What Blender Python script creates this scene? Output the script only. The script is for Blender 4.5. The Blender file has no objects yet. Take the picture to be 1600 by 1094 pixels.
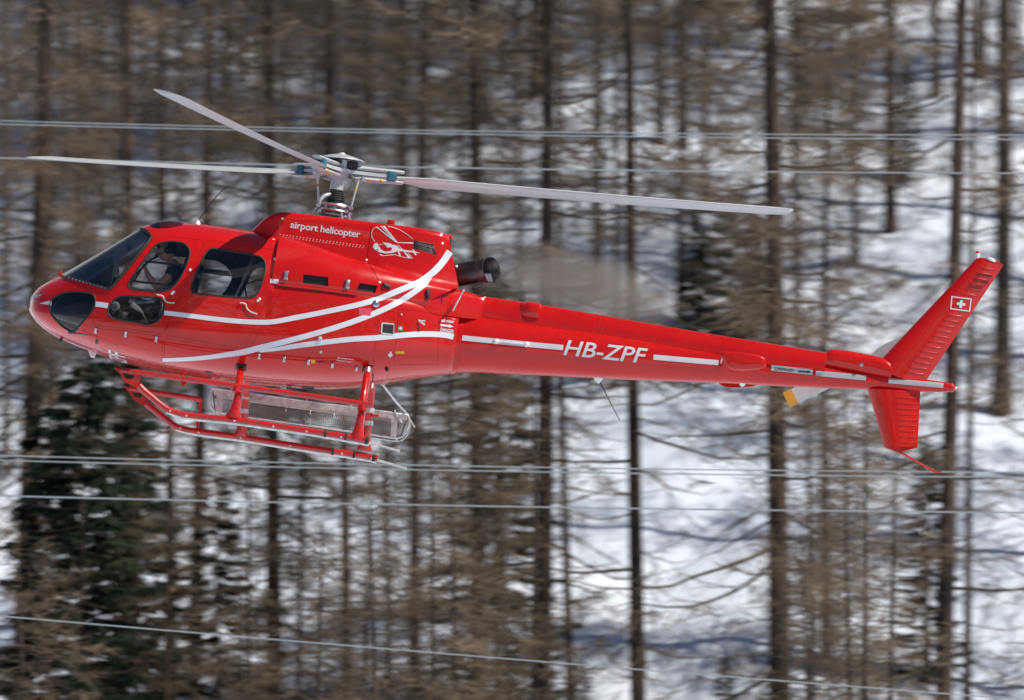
import bpy, bmesh, math, random
import numpy as np
from mathutils import Vector, Matrix, noise
from mathutils.bvhtree import BVHTree

R = math.radians
random.seed(7)
rng = np.random.default_rng(7)
scene = bpy.context.scene
col = scene.collection

# ------------------------------------------------------------------ camera, sky, sun, exposure
FOCAL, DIST = 235.0, 75.0
FPX = 1600 * FOCAL / 36.0                      # focal length in photo pixels
cam_data = bpy.data.cameras.new('camera')
cam_data.lens = FOCAL
cam_data.sensor_width = 36.0
cam_data.clip_start = 1.0
cam_data.clip_end = 5000.0
cam_data.dof.use_dof = True
cam_data.dof.focus_distance = DIST - 0.5
cam_data.dof.aperture_fstop = 1.85
cam_data.dof.aperture_ratio = 0.37
cam = bpy.data.objects.new('camera', cam_data)
col.objects.link(cam)
cam.location = (0, 0, 0)
cam.rotation_euler = (R(90), 0, 0)
scene.camera = cam

SUN = Vector((0.60, -0.19, 0.77)).normalized()  # towards the sun
world = bpy.data.worlds.new('World')
scene.world = world
world.use_nodes = True
wn = world.node_tree
for n in list(wn.nodes):
    wn.nodes.remove(n)
sky = wn.nodes.new('ShaderNodeTexSky')
sky.sky_type = 'NISHITA'
sky.sun_disc = False
sky.sun_elevation = math.asin(SUN.z)
sky.sun_rotation = math.atan2(SUN.x, SUN.y)
sky.altitude = 1700
sky.ozone_density = 5.0
sky.dust_density = 0.4
bg = wn.nodes.new('ShaderNodeBackground')
bg.inputs['Strength'].default_value = 0.07
wo = wn.nodes.new('ShaderNodeOutputWorld')
wn.links.new(sky.outputs[0], bg.inputs[0])
wn.links.new(bg.outputs[0], wo.inputs[0])

sl = bpy.data.lights.new('sun', 'SUN')
sl.energy = 5.0
sl.angle = R(0.53)
sl.color = (1.0, 0.93, 0.82)
so = bpy.data.objects.new('sun', sl)
col.objects.link(so)
so.rotation_euler = (-SUN).to_track_quat('-Z', 'Y').to_euler()

scene.view_settings.view_transform = 'Standard'
scene.view_settings.look = 'None'
scene.view_settings.gamma = 1.0
scene.view_settings.exposure = 0.0
scene.view_settings.use_curve_mapping = False
scene.cycles.max_bounces = 8
scene.cycles.transparent_max_bounces = 24
scene.cycles.volume_bounces = 1
scene.cycles.volume_step_rate = 2.0
scene.cycles.caustics_reflective = False
scene.cycles.caustics_refractive = False
scene.cycles.sample_clamp_indirect = 6.0

# ------------------------------------------------------------------ materials
class NT:
    def __init__(s, name):
        s.m = bpy.data.materials.new(name)
        s.m.use_nodes = True
        s.t = s.m.node_tree
        s.b = s.t.nodes['Principled BSDF']
        s.out = s.t.nodes['Material Output']
    def n(s, typ, **kw):
        nd = s.t.nodes.new(typ)
        for k, v in kw.items():
            if k in nd.inputs:
                nd.inputs[k].default_value = v
            else:
                setattr(nd, k, v)
        return nd
    def l(s, a, b):
        s.t.links.new(a, b)
    def coord(s, which='Object', scale=None):
        tc = s.n('ShaderNodeTexCoord')
        o = tc.outputs[which]
        if scale:
            mp = s.n('ShaderNodeMapping')
            mp.inputs['Scale'].default_value = scale
            s.l(o, mp.inputs[0])
            o = mp.outputs[0]
        return o
    def noise(s, vec, scale, detail=4, rough=0.55):
        nd = s.n('ShaderNodeTexNoise')
        nd.inputs['Scale'].default_value = scale
        nd.inputs['Detail'].default_value = detail
        nd.inputs['Roughness'].default_value = rough
        s.l(vec, nd.inputs['Vector'])
        return nd.outputs['Fac']
    def ramp(s, fac, stops):
        r = s.n('ShaderNodeValToRGB')
        e = r.color_ramp.elements
        while len(e) < len(stops):
            e.new(0.5)
        for el, (p, c) in zip(e, stops):
            el.position = p
            el.color = (*c, 1) if len(c) == 3 else c
        s.l(fac, r.inputs[0])
        return r.outputs[0]
    def bump(s, h, strength, dist):
        b = s.n('ShaderNodeBump')
        b.inputs['Strength'].default_value = strength
        b.inputs['Distance'].default_value = dist
        s.l(h, b.inputs['Height'])
        s.l(b.outputs[0], s.b.inputs['Normal'])

def plain(name, c, rough=0.5, metal=0.0, coat=0.0, spec=0.5, var=0.12, vscale=8.0, bump=0.0):
    t = NT(name)
    t.b.inputs['Roughness'].default_value = rough
    t.b.inputs['Metallic'].default_value = metal
    t.b.inputs['Coat Weight'].default_value = coat
    t.b.inputs['Coat Roughness'].default_value = 0.04
    t.b.inputs['Specular IOR Level'].default_value = spec
    f = t.noise(t.coord(), vscale, 5)
    lo = tuple(x * (1 - var) for x in c)
    hi = tuple(min(1, x * (1 + var)) for x in c)
    t.l(t.ramp(f, [(0.3, lo), (0.7, hi)]), t.b.inputs['Base Color'])
    if bump:
        t.bump(f, bump, 0.01)
    return t.m

def red_paint(name, dull=0.0):
    t = NT(name)
    co = t.coord()
    f = t.noise(co, 2.2, 6, 0.6)
    t.l(t.ramp(f, [(0.3, (0.49, 0.005, 0.0045)), (0.7, (0.57, 0.008, 0.0055))]), t.b.inputs['Base Color'])
    t.b.inputs['Specular IOR Level'].default_value = 0.15
    g = t.noise(co, 14, 6, 0.65)
    t.l(t.ramp(g, [(0.35, (0.24 + dull,) * 3), (0.75, (0.34 + dull,) * 3)]), t.b.inputs['Roughness'])
    t.b.inputs['Coat Weight'].default_value = 0.75 - dull
    t.b.inputs['Coat Roughness'].default_value = 0.03 + dull * 0.3
    # sheet skin is never quite flat
    h = t.noise(t.coord('Object', (1.0, 1.0, 2.2)), 2.4, 3, 0.45)
    t.bump(h, 0.22, 0.014)
    b2 = t.t.nodes['Bump'] if 'Bump' in t.t.nodes else None
    if b2:
        t.l(b2.outputs[0], t.b.inputs['Coat Normal'])
    return t.m

def worn_red(name):
    t = NT(name)
    co = t.coord()
    f = t.noise(co, 26, 8, 0.7)
    c = t.ramp(f, [(0.40, (0.09, 0.06, 0.055)), (0.455, (0.50, 0.008, 0.007)), (0.75, (0.60, 0.011, 0.008))])
    t.l(c, t.b.inputs['Base Color'])
    t.b.inputs['Roughness'].default_value = 0.33
    t.b.inputs['Coat Weight'].default_value = 0.5
    t.bump(f, 0.1, 0.004)
    return t.m

def glass(name, tint, refl=1.0):
    t = NT(name)
    t.t.nodes.remove(t.b)
    tr = t.n('ShaderNodeBsdfTransparent')
    tr.inputs[0].default_value = (*tint, 1)
    gl = t.n('ShaderNodeBsdfGlossy')
    gl.inputs['Roughness'].default_value = 0.02
    f = t.noise(t.coord(), 2.5, 2)
    bp = t.n('ShaderNodeBump')
    bp.inputs['Strength'].default_value = 0.1
    bp.inputs['Distance'].default_value = 0.01
    t.l(f, bp.inputs['Height'])
    t.l(bp.outputs[0], gl.inputs['Normal'])
    fr = t.n('ShaderNodeFresnel')
    fr.inputs['IOR'].default_value = 1.45
    mu = t.n('ShaderNodeMath')
    mu.operation = 'MULTIPLY'
    mu.inputs[1].default_value = refl
    t.l(fr.outputs[0], mu.inputs[0])
    mx = t.n('ShaderNodeMixShader')
    t.l(mu.outputs[0], mx.inputs[0])
    t.l(tr.outputs[0], mx.inputs[1])
    t.l(gl.outputs[0], mx.inputs[2])
    t.l(mx.outputs[0], t.out.inputs[0])
    return t.m

def bark_mat(name, a, b, c):
    t = NT(name)
    co = t.coord('Object', (5.5, 5.5, 1.3))
    f = t.noise(co, 1.6, 8, 0.65)
    g = t.noise(t.coord('Object', (1, 1, 0.35)), 1.1, 3)
    oi = t.n('ShaderNodeObjectInfo')
    m1 = t.n('ShaderNodeMixRGB')
    m1.blend_type = 'MIX'
    t.l(t.ramp(f, [(0.35, a), (0.55, b), (0.72, c)]), m1.inputs[1])
    t.l(t.ramp(f, [(0.30, a), (0.75, (0.19, 0.13, 0.095))]), m1.inputs[2])
    t.l(t.ramp(g, [(0.42, (0, 0, 0)), (0.62, (1, 1, 1))]), m1.inputs[0])
    hs = t.n('ShaderNodeHueSaturation')
    mr = t.n('ShaderNodeMapRange')
    mr.inputs[3].default_value = 0.75
    mr.inputs[4].default_value = 1.25
    t.l(oi.outputs['Random'], mr.inputs[0])
    t.l(mr.outputs[0], hs.inputs['Value'])
    t.l(m1.outputs[0], hs.inputs['Color'])
    t.l(hs.outputs[0], t.b.inputs['Base Color'])
    t.b.inputs['Roughness'].default_value = 0.9
    t.b.inputs['Specular IOR Level'].default_value = 0.2
    t.bump(f, 0.9, 0.05)
    return t.m

def twig_mat(name, a, b, c):
    t = NT(name)
    f = t.noise(t.coord('Object'), 0.9, 5, 0.6)
    oi = t.n('ShaderNodeObjectInfo')
    hs = t.n('ShaderNodeHueSaturation')
    mr = t.n('ShaderNodeMapRange')
    mr.inputs[3].default_value = 0.7
    mr.inputs[4].default_value = 1.3
    t.l(oi.outputs['Random'], mr.inputs[0])
    t.l(mr.outputs[0], hs.inputs['Value'])
    t.l(t.ramp(f, [(0.32, a), (0.5, b), (0.70, c)]), hs.inputs['Color'])
    t.l(hs.outputs[0], t.b.inputs['Base Color'])
    t.b.inputs['Roughness'].default_value = 0.85
    t.b.inputs['Specular IOR Level'].default_value = 0.15
    return t.m

def snow_mat():
    t = NT('snow')
    co = t.coord('Object')
    f = t.noise(co, 0.35, 6, 0.6)
    g = t.noise(co, 2.6, 8, 0.72)
    base = t.ramp(f, [(0.3, (0.66, 0.75, 0.88)), (0.7, (0.77, 0.83, 0.93))])
    mx = t.n('ShaderNodeMixRGB')
    t.l(base, mx.inputs[1])
    mx.inputs[2].default_value = (0.22, 0.17, 0.13, 1)
    t.l(t.ramp(g, [(0.72, (0, 0, 0)), (0.84, (0.6, 0.6, 0.6))]), mx.inputs[0])
    t.l(mx.outputs[0], t.b.inputs['Base Color'])
    t.b.inputs['Roughness'].default_value = 0.75
    t.b.inputs['Specular IOR Level'].default_value = 0.25
    t.bump(g, 0.25, 0.08)
    return t.m

def hill_mat():
    t = NT('forested_snow')
    co = t.coord('Object')
    f = t.noise(co, 0.012, 10, 0.65)
    g = t.noise(co, 0.12, 6, 0.7)
    ad = t.n('ShaderNodeMath')
    ad.operation = 'MULTIPLY_ADD'
    ad.inputs[1].default_value = 0.5
    t.l(g, ad.inputs[0])
    t.l(f, ad.inputs[2])
    t.l(t.ramp(ad.outputs[0], [(0.66, (0.82, 0.84, 0.88)), (0.74, (0.09, 0.075, 0.06))]), t.b.inputs['Base Color'])
    t.b.inputs['Roughness'].default_value = 0.9
    return t.m

MAT = {
    'red': red_paint('red_paint'),
    'worn': worn_red('worn_red_paint'),
    'white': plain('white_marking', (0.66, 0.69, 0.74), 0.35, 0, 0.3, var=0.05),
    'silver': plain('grey_marking', (0.42, 0.44, 0.47), 0.35, 0.2, 0.3, var=0.06),
    'text': plain('silver_lettering', (0.60, 0.61, 0.64), 0.4, 0, 0.2, var=0.05),
    'black_print': plain('black_print', (0.012, 0.012, 0.014), 0.5),
    'ochre': plain('ochre_blade_band', (0.50, 0.27, 0.035), 0.5),
    'yellow': plain('yellow_marking', (0.75, 0.42, 0.01), 0.5),
    'green': plain('green_marking', (0.02, 0.28, 0.12), 0.5),
    'pink': plain('faded_sticker', (0.65, 0.06, 0.10), 0.5),
    'rubber': plain('black_rubber', (0.014, 0.014, 0.016), 0.6),
    'glass': glass('cabin_glass', (0.96, 0.965, 0.97), 0.8),
    'screen': glass('windscreen_glass', (0.93, 0.945, 0.95), 0.8),
    'dark_glass': glass('smoked_glass', (0.50, 0.51, 0.52), 1.5),
    'cabin': plain('cabin_lining', (0.10, 0.11, 0.125), 0.8),
    'dark': plain('dark_plastic', (0.014, 0.016, 0.02), 0.55),
    'seat': plain('seat_fabric', (0.022, 0.028, 0.045), 0.9),
    'pale': plain('pale_plastic', (0.55, 0.54, 0.52), 0.5),
    'metal': plain('brushed_metal', (0.50, 0.52, 0.54), 0.32, 0.9, var=0.2, vscale=20),
    'alu': plain('worn_aluminium', (0.62, 0.62, 0.61), 0.38, 0.6, var=0.25, vscale=16),
    'steel': plain('burnt_steel', (0.065, 0.055, 0.06), 0.38, 0.85, var=0.5, vscale=6),
    'mesh': plain('grey_wire', (0.22, 0.22, 0.225), 0.45, 0.7, var=0.2),
    'steel2': plain('heat_stained_steel', (0.10, 0.085, 0.085), 0.4, 0.9, var=0.5, vscale=9),
    'inner': plain('sooty_steel', (0.20, 0.21, 0.24), 0.5, 0.7, var=0.3),
    'blade': plain('pale_blade_paint', (0.55, 0.58, 0.60), 0.35, 0, 0.2, var=0.06),
    'blade2': plain('dark_blade_paint', (0.10, 0.11, 0.12), 0.4),
    'teal': plain('teal_fitting', (0.02, 0.12, 0.17), 0.4),
    'hub': plain('grey_hub_paint', (0.46, 0.50, 0.53), 0.4, 0.1, 0.2, var=0.1),
    'skin': plain('skin', (0.52, 0.29, 0.20), 0.55, var=0.06),
    'navy': plain('navy_cloth', (0.018, 0.024, 0.05), 0.9),
    'redcloth': plain('red_cloth', (0.35, 0.02, 0.03), 0.9),
    'hair': plain('dark_hair', (0.012, 0.009, 0.008), 0.6),
    'lens': plain('mirror_disc', (0.45, 0.58, 0.72), 0.12, 0.9),
    'lamp': plain('clear_lamp_cover', (0.75, 0.76, 0.78), 0.15, 0, 0.6),
    'wire': plain('power_cable', (0.34, 0.38, 0.40), 0.45, 0.3, var=0.1),
    'bark': bark_mat('larch_bark', (0.016, 0.014, 0.014), (0.042, 0.032, 0.029), (0.095, 0.062, 0.050)),
    'limb': twig_mat('larch_limbs', (0.05, 0.040, 0.028), (0.10, 0.08, 0.054), (0.19, 0.155, 0.10)),
    'twig': twig_mat('larch_twigs', (0.088, 0.067, 0.050), (0.17, 0.128, 0.092), (0.28, 0.21, 0.145)),
    'needle': twig_mat('conifer_needles', (0.010, 0.017, 0.013), (0.021, 0.033, 0.021), (0.045, 0.056, 0.028)),
    'snow': snow_mat(),
    'hill': hill_mat(),
    'rock': plain('dark_rock', (0.09, 0.085, 0.085), 0.9, var=0.4, vscale=3, bump=0.6),
}

# ------------------------------------------------------------------ mesh helpers
def pchip(pts):
    """smooth monotone curve through (x, y) points"""
    p = sorted(pts)
    x = np.array([a for a, _ in p], float)
    y = np.array([b for _, b in p], float)
    keep = np.concatenate([[True], np.diff(x) > 1e-6])
    x, y = x[keep], y[keep]
    h = np.diff(x)
    d = np.diff(y) / h
    m = np.zeros(len(x))
    for i in range(1, len(x) - 1):
        if d[i - 1] * d[i] > 0:
            w1, w2 = 2 * h[i] + h[i - 1], h[i] + 2 * h[i - 1]
            m[i] = (w1 + w2) / (w1 / d[i - 1] + w2 / d[i])
    m[0], m[-1] = d[0], d[-1]
    def f(q):
        q = min(max(q, x[0]), x[-1])
        i = min(max(int(np.searchsorted(x, q)) - 1, 0), len(h) - 1)
        t = (q - x[i]) / h[i]
        return float((2*t**3 - 3*t*t + 1)*y[i] + (t**3 - 2*t*t + t)*h[i]*m[i] + (-2*t**3 + 3*t*t)*y[i+1] + (t**3 - t*t)*h[i]*m[i+1])
    return f

def catmull(pts, n=6, closed=False):
    P = [np.array(p, float) for p in pts]
    N = len(P)
    out = []
    rngi = range(N) if closed else range(N - 1)
    for i in rngi:
        p1, p2 = P[i], P[(i + 1) % N]
        p0 = P[(i - 1) % N] if closed or i > 0 else 2 * p1 - p2
        p3 = P[(i + 2) % N] if closed or i + 2 < N else 2 * p2 - p1
        for k in range(n):
            t = k / n
            out.append(0.5 * ((2*p1) + (-p0 + p2)*t + (2*p0 - 5*p1 + 4*p2 - p3)*t*t + (-p0 + 3*p1 - 3*p2 + p3)*t**3))
    if not closed:
        out.append(P[-1])
    return out

def new_obj(name, mesh, mat=None, parent=None, label=None, cat=None, group=None, kind=None, smooth=True):
    o = bpy.data.objects.new(name, mesh)
    col.objects.link(o)
    if mat is not None and len(mesh.materials) == 0:
        mesh.materials.append(MAT[mat] if isinstance(mat, str) else mat)
    if smooth:
        mesh.polygons.foreach_set('use_smooth', [True] * len(mesh.polygons))
    if parent is not None:
        o.parent = parent
    for k, v in (('label', label), ('category', cat), ('group', group), ('kind', kind)):
        if v:
            o[k] = v
    return o

def empty(name, label=None, cat=None, group=None, loc=(0, 0, 0)):
    o = bpy.data.objects.new(name, None)
    o.empty_display_size = 0.2
    col.objects.link(o)
    o.location = loc
    for k, v in (('label', label), ('category', cat), ('group', group)):
        if v:
            o[k] = v
    return o

def bm_mesh(bm, name='mesh', sharp=None):
    bmesh.ops.recalc_face_normals(bm, faces=bm.faces)
    me = bpy.data.meshes.new(name)
    if sharp is not None:
        for e in bm.edges:
            if len(e.link_faces) == 2 and e.calc_face_angle(0) > R(sharp):
                e.smooth = False
    bm.to_mesh(me)
    bm.free()
    return me

def frame_dirs(pts):
    P = [Vector(p) for p in pts]
    T = []
    for i in range(len(P)):
        a, b = P[max(0, i - 1)], P[min(len(P) - 1, i + 1)]
        T.append((b - a).normalized())
    ref = Vector((0, 0, 1)) if abs(T[0].z) < 0.9 else Vector((0, 1, 0))
    u = (ref - T[0] * ref.dot(T[0])).normalized()
    U = []
    for t in T:
        u = (u - t * u.dot(t)).normalized()
        U.append(u.copy())
    return P, T, U

def add_tube(bm, pts, rad, seg=10, flat=1.0):
    P, T, U = frame_dirs(pts)
    rads = rad if isinstance(rad, (list, tuple, np.ndarray)) else [rad] * len(P)
    rings = []
    for p, t, u, r in zip(P, T, U, rads):
        v = t.cross(u)
        rings.append([bm.verts.new(p + (u * math.cos(a) * flat + v * math.sin(a)) * r) for a in (2 * math.pi * k / seg for k in range(seg))])
    for a, b in zip(rings, rings[1:]):
        for k in range(seg):
            bm.faces.new((a[k], a[(k + 1) % seg], b[(k + 1) % seg], b[k]))
    bm.faces.new(rings[0][::-1])
    bm.faces.new(rings[-1])

def tube(name, pts, rad, mat, parent, seg=10, **kw):
    bm = bmesh.new()
    add_tube(bm, pts, rad, seg)
    return new_obj(name, bm_mesh(bm, name, 50), mat, parent, **kw)

def add_box(bm, c, s, rot=None, bev=0.0):
    tmp = bmesh.new()
    bmesh.ops.create_cube(tmp, size=1.0)
    for v in tmp.verts:
        v.co = Vector((v.co.x * s[0], v.co.y * s[1], v.co.z * s[2]))
    if bev:
        bmesh.ops.bevel(tmp, geom=tmp.edges[:] , offset=bev, segments=2, affect='EDGES', profile=0.5)
    mp = {}
    for v in tmp.verts:
        q = v.co.copy()
        if rot is not None:
            q = rot @ q
        mp[v] = bm.verts.new(q + Vector(c))
    for f in tmp.faces:
        bm.faces.new([mp[v] for v in f.verts])
    tmp.free()

def box(name, c, s, mat, parent, rot=None, bev=0.004, **kw):
    bm = bmesh.new()
    add_box(bm, c, s, rot, bev)
    return new_obj(name, bm_mesh(bm, name, 35), mat, parent, **kw)

def add_lathe(bm, prof, origin, axis, seg=24, flat=1.0):
    """profile [(radius, height)] turned about axis"""
    ax = Vector(axis).normalized()
    u = ax.orthogonal().normalized()
    v = ax.cross(u)
    o = Vector(origin)
    rings = []
    for r, h in prof:
        rings.append([bm.verts.new(o + ax * h + (u * math.cos(a) + v * math.sin(a) * flat) * max(r, 1e-4)) for a in (2 * math.pi * k / seg for k in range(seg))])
    for a, b in zip(rings, rings[1:]):
        for k in range(seg):
            bm.faces.new((a[k], a[(k + 1) % seg], b[(k + 1) % seg], b[k]))
    bm.faces.new(rings[0][::-1])
    bm.faces.new(rings[-1])

def lathe(name, prof, origin, axis, mat, parent, seg=24, sharp=40, **kw):
    bm = bmesh.new()
    add_lathe(bm, prof, origin, axis, seg)
    return new_obj(name, bm_mesh(bm, name, sharp), mat, parent, **kw)

def loft_bm(rings):
    """closed solid through equal-length rings"""
    bm = bmesh.new()
    V = [[bm.verts.new(p) for p in r] for r in rings]
    n = len(V[0])
    for a, b in zip(V, V[1:]):
        for k in range(n):
            bm.faces.new((a[k], a[(k + 1) % n], b[(k + 1) % n], b[k]))
    bm.faces.new(V[0][::-1])
    bm.faces.new(V[-1])
    bmesh.ops.recalc_face_normals(bm, faces=bm.faces)
    return bm

def prism_mesh(poly_xz, y0, y1):
    bm = bmesh.new()
    a = [bm.verts.new((x, y0, z)) for x, z in poly_xz]
    b = [bm.verts.new((x, y1, z)) for x, z in poly_xz]
    n = len(a)
    bm.faces.new(a)
    bm.faces.new(b[::-1])
    for k in range(n):
        bm.faces.new((a[k], b[k], b[(k + 1) % n], a[(k + 1) % n]))
    return bm_mesh(bm, 'cutter')

def boolean(ma, mb, op):
    oa = bpy.data.objects.new('tmp_a', ma)
    ob = bpy.data.objects.new('tmp_b', mb)
    col.objects.link(oa)
    col.objects.link(ob)
    md = oa.modifiers.new('b', 'BOOLEAN')
    md.object = ob
    md.operation = op
    md.solver = 'EXACT'
    dg = bpy.context.evaluated_depsgraph_get()
    dg.update()
    me = bpy.data.meshes.new_from_object(oa.evaluated_get(dg), preserve_all_data_layers=False, depsgraph=dg)
    bpy.data.objects.remove(oa)
    bpy.data.objects.remove(ob)
    return me

def offset_poly(poly, d):
    """inset (d<0) or outset a polygon in (x, z)"""
    P = [np.array(p, float) for p in poly]
    n = len(P)
    area = sum(P[i][0] * P[(i + 1) % n][1] - P[(i + 1) % n][0] * P[i][1] for i in range(n))
    s = 1 if area > 0 else -1
    out = []
    for i in range(n):
        a, b, c = P[i - 1], P[i], P[(i + 1) % n]
        e1, e2 = b - a, c - b
        e1 = e1 / (np.linalg.norm(e1) + 1e-9)
        e2 = e2 / (np.linalg.norm(e2) + 1e-9)
        n1, n2 = np.array([e1[1], -e1[0]]) * s, np.array([e2[1], -e2[0]]) * s
        m = n1 + n2
        m = m / max(0.35, np.dot(m, m)) * 2
        out.append(tuple(b + m * d))
    return out

def smooth_poly(poly, n=5):
    return [tuple(p) for p in catmull(poly, n, True)]

def round_poly(poly, r, n=5):
    """round the corners of a polygon"""
    P = [np.array(p, float) for p in poly]
    N = len(P)
    out = []
    for i in range(N):
        a, b, c = P[i - 1], P[i], P[(i + 1) % N]
        u, v = a - b, c - b
        lu, lv = np.linalg.norm(u), np.linalg.norm(v)
        d = min(r, lu * 0.45, lv * 0.45)
        p0, p2 = b + u / lu * d, b + v / lv * d
        for k in range(n + 1):
            t = k / n
            out.append(tuple((1 - t) ** 2 * p0 + 2 * t * (1 - t) * b + t * t * p2))
    return out
# ------------------------------------------------------------------ ground
def ground_z(x, y, fine=True):
    t = (y - 70.0) / 14.0
    slope = 0.42 * 14.0 * (math.log1p(math.exp(-abs(t))) + max(t, 0.0))
    z = -24.0 + slope + 0.10 * x / (1 + abs(x) / 60.0) * min(1, max(0, (y - 40) / 50))
    if y > 330:
        z += 0.15 * (y - 330) + 18 * noise.noise((x / 120, y / 120, 1.7)) * min(1, (y - 330) / 150)
    b = -190.0 - y
    if b > 0:
        z += 0.42 * b * min(1, b / 200) + 40 * noise.noise((x / 160, y / 160, 4.1)) * min(1, b / 120) + 14 * noise.noise((x / 45, y / 45, 2.1)) * min(1, b / 120)
    if fine and 60 < y < 260:
        z += 0.60 * noise.noise((x / 4.2, y / 5.0, 0.3)) + 0.22 * noise.noise((x / 1.7, y / 2.2, 5.3)) + 0.07 * noise.noise((x / 0.7, y / 0.8, 9.3))
    return z

def axis(dense0, dense1, step, lo, hi, grow=1.18):
    a = list(np.arange(dense0, dense1 + 1e-6, step))
    s, v = step, dense1
    while v < hi:
        s *= grow
        v = min(hi, v + s)
        a.append(v)
    s, v = step, dense0
    pre = []
    while v > lo:
        s *= grow
        v = max(lo, v - s)
        pre.append(v)
    return pre[::-1] + a

gx = axis(-15, 15, 0.28, -1100, 1100)
gy = axis(104, 156, 0.28, -900, 900)
gv = [(x, y, ground_z(x, y)) for y in gy for x in gx]
nx = len(gx)
gf, gm = [], []
for j in range(len(gy) - 1):
    for i in range(nx - 1):
        gf.append((j * nx + i, j * nx + i + 1, (j + 1) * nx + i + 1, (j + 1) * nx + i))
        gm.append(1 if (gy[j] < -200 or gy[j] > 240 or abs(gx[i]) > 260) else 0)
me = bpy.data.meshes.new('snow_slope')
me.from_pydata(gv, [], gf)
me.materials.append(MAT['snow'])
me.materials.append(MAT['hill'])
me.polygons.foreach_set('material_index', gm)
new_obj('snow_ground', me, None, kind='structure')

# ------------------------------------------------------------------ trees
def segs_mesh(name, S, mat, sides=3):
    S = np.array(S, float)                     # p0(3) p1(3) r0 r1
    p0, p1, r0, r1 = S[:, :3], S[:, 3:6], S[:, 6], S[:, 7]
    t = p1 - p0
    t /= np.linalg.norm(t, axis=1, keepdims=True) + 1e-9
    ref = np.where(np.abs(t[:, 2:3]) < 0.9, np.array([[0, 0, 1.0]]), np.array([[1.0, 0, 0]]))
    u = np.cross(t, ref)
    u /= np.linalg.norm(u, axis=1, keepdims=True) + 1e-9
    v = np.cross(t, u)
    n = len(S)
    V = np.zeros((n, 2 * sides, 3))
    for k in range(sides):
        a = 2 * math.pi * k / sides
        d = u * math.cos(a) + v * math.sin(a)
        V[:, k] = p0 + d * r0[:, None]
        V[:, sides + k] = p1 + d * r1[:, None]
    base = (np.arange(n) * 2 * sides)[:, None, None]
    F = np.array([[k, (k + 1) % sides, sides + (k + 1) % sides, sides + k] for k in range(sides)])[None]
    F = (F + base).reshape(-1, 4)
    me = bpy.data.meshes.new(name)
    me.vertices.add(n * 2 * sides)
    me.vertices.foreach_set('co', V.reshape(-1))
    me.loops.add(F.size)
    me.loops.foreach_set('vertex_index', F.reshape(-1))
    me.polygons.add(len(F))
    me.polygons.foreach_set('loop_start', np.arange(len(F)) * 4)
    me.polygons.foreach_set('loop_total', np.full(len(F), 4))
    me.update(calc_edges=True)
    me.validate()
    me.materials.append(MAT[mat])
    me.polygons.foreach_set('use_smooth', [True] * len(F))
    return me

def larch_crown(seed, H, n_branch, n_twig, n_sub, spread, low, up=0.0):
    """limb and twig meshes of a leafless larch of height H"""
    r = np.random.default_rng(seed)
    limbs, twigs = [], []
    for b in range(n_branch):
        h = low + (H - low - 0.3) * ((b + r.random()) / n_branch) ** 0.95
        f = h / H
        az = b * 2.39996 + r.normal(0, 0.5)
        clump = 0.12 + 1.7 * max(0, 0.42 + 1.3 * noise.noise((h * 0.38, math.cos(az) * 0.8 + seed * 1.7, math.sin(az) * 0.8)))
        L = (spread * (1.0 - f ** 1.6) * r.uniform(0.35, 1.1) + 0.25) * (0.70 + 0.3 * min(clump, 1.4))
        d = np.array([math.cos(az), math.sin(az), 0.0])
        droop = r.uniform(-0.62, -0.02) + up
        curl = r.uniform(0.25, 0.95)
        side = np.array([-d[1], d[0], 0]) * r.normal(0, 0.22)
        ns = 7
        pts = []
        wob = r.normal(0, 0.045, (ns + 1, 3))
        for k in range(ns + 1):
            s = k / ns
            pts.append(d * (0.02 + L * s) + side * L * s * s + np.array([0, 0, h + L * (droop * s + curl * 0.5 * s ** 2.6)]) + wob[k] * s * L * 0.5)
        rad = 0.007 + 0.0088 * L
        for k in range(ns):
            limbs.append((*pts[k], *pts[k + 1], rad * (1 - k / ns * 0.8), rad * (1 - (k + 1) / ns * 0.8)))
        nt = max(3, int(n_twig * L / spread * r.uniform(0.6, 1.3) * clump))
        for q in range(nt):
            s = r.uniform(0.08, 1.0)
            k = min(ns - 1, int(s * ns))
            w = s * ns - k
            p = pts[k] * (1 - w) + pts[k + 1] * w
            sg = 1 if q % 2 else -1
            ang = sg * r.uniform(0.4, 1.25)
            ca, sa = math.cos(ang), math.sin(ang)
            td = np.array([d[0] * ca - d[1] * sa, d[0] * sa + d[1] * ca, r.normal(-0.18, 0.42)])
            td /= np.linalg.norm(td)
            tl = r.uniform(0.25, 0.8) * (0.45 + 0.33 * L) * (1.1 - 0.6 * s)
            mid = p + td * tl * 0.5 + np.array([0, 0, -0.05 * tl])
            end = p + td * tl + np.array([0, 0, r.uniform(-0.25, 0.2) * tl])
            twigs.append((*p, *mid, 0.0078, 0.006))
            twigs.append((*mid, *end, 0.006, 0.003))
            for z in range(n_sub):
                s2 = r.uniform(0.1, 1.0)
                a0 = p + (mid - p) * s2 * 2 if s2 < 0.5 else mid + (end - mid) * (s2 - 0.5) * 2
                dd = td + r.normal(0, 0.8, 3) + np.array([0, 0, -0.12])
                dd /= np.linalg.norm(dd)
                twigs.append((*a0, *(a0 + dd * r.uniform(0.10, 0.36)), 0.0055, 0.0024))
    return segs_mesh('larch_limbs', limbs, 'limb', 3), segs_mesh('larch_twigs', twigs, 'twig', 3)

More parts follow.
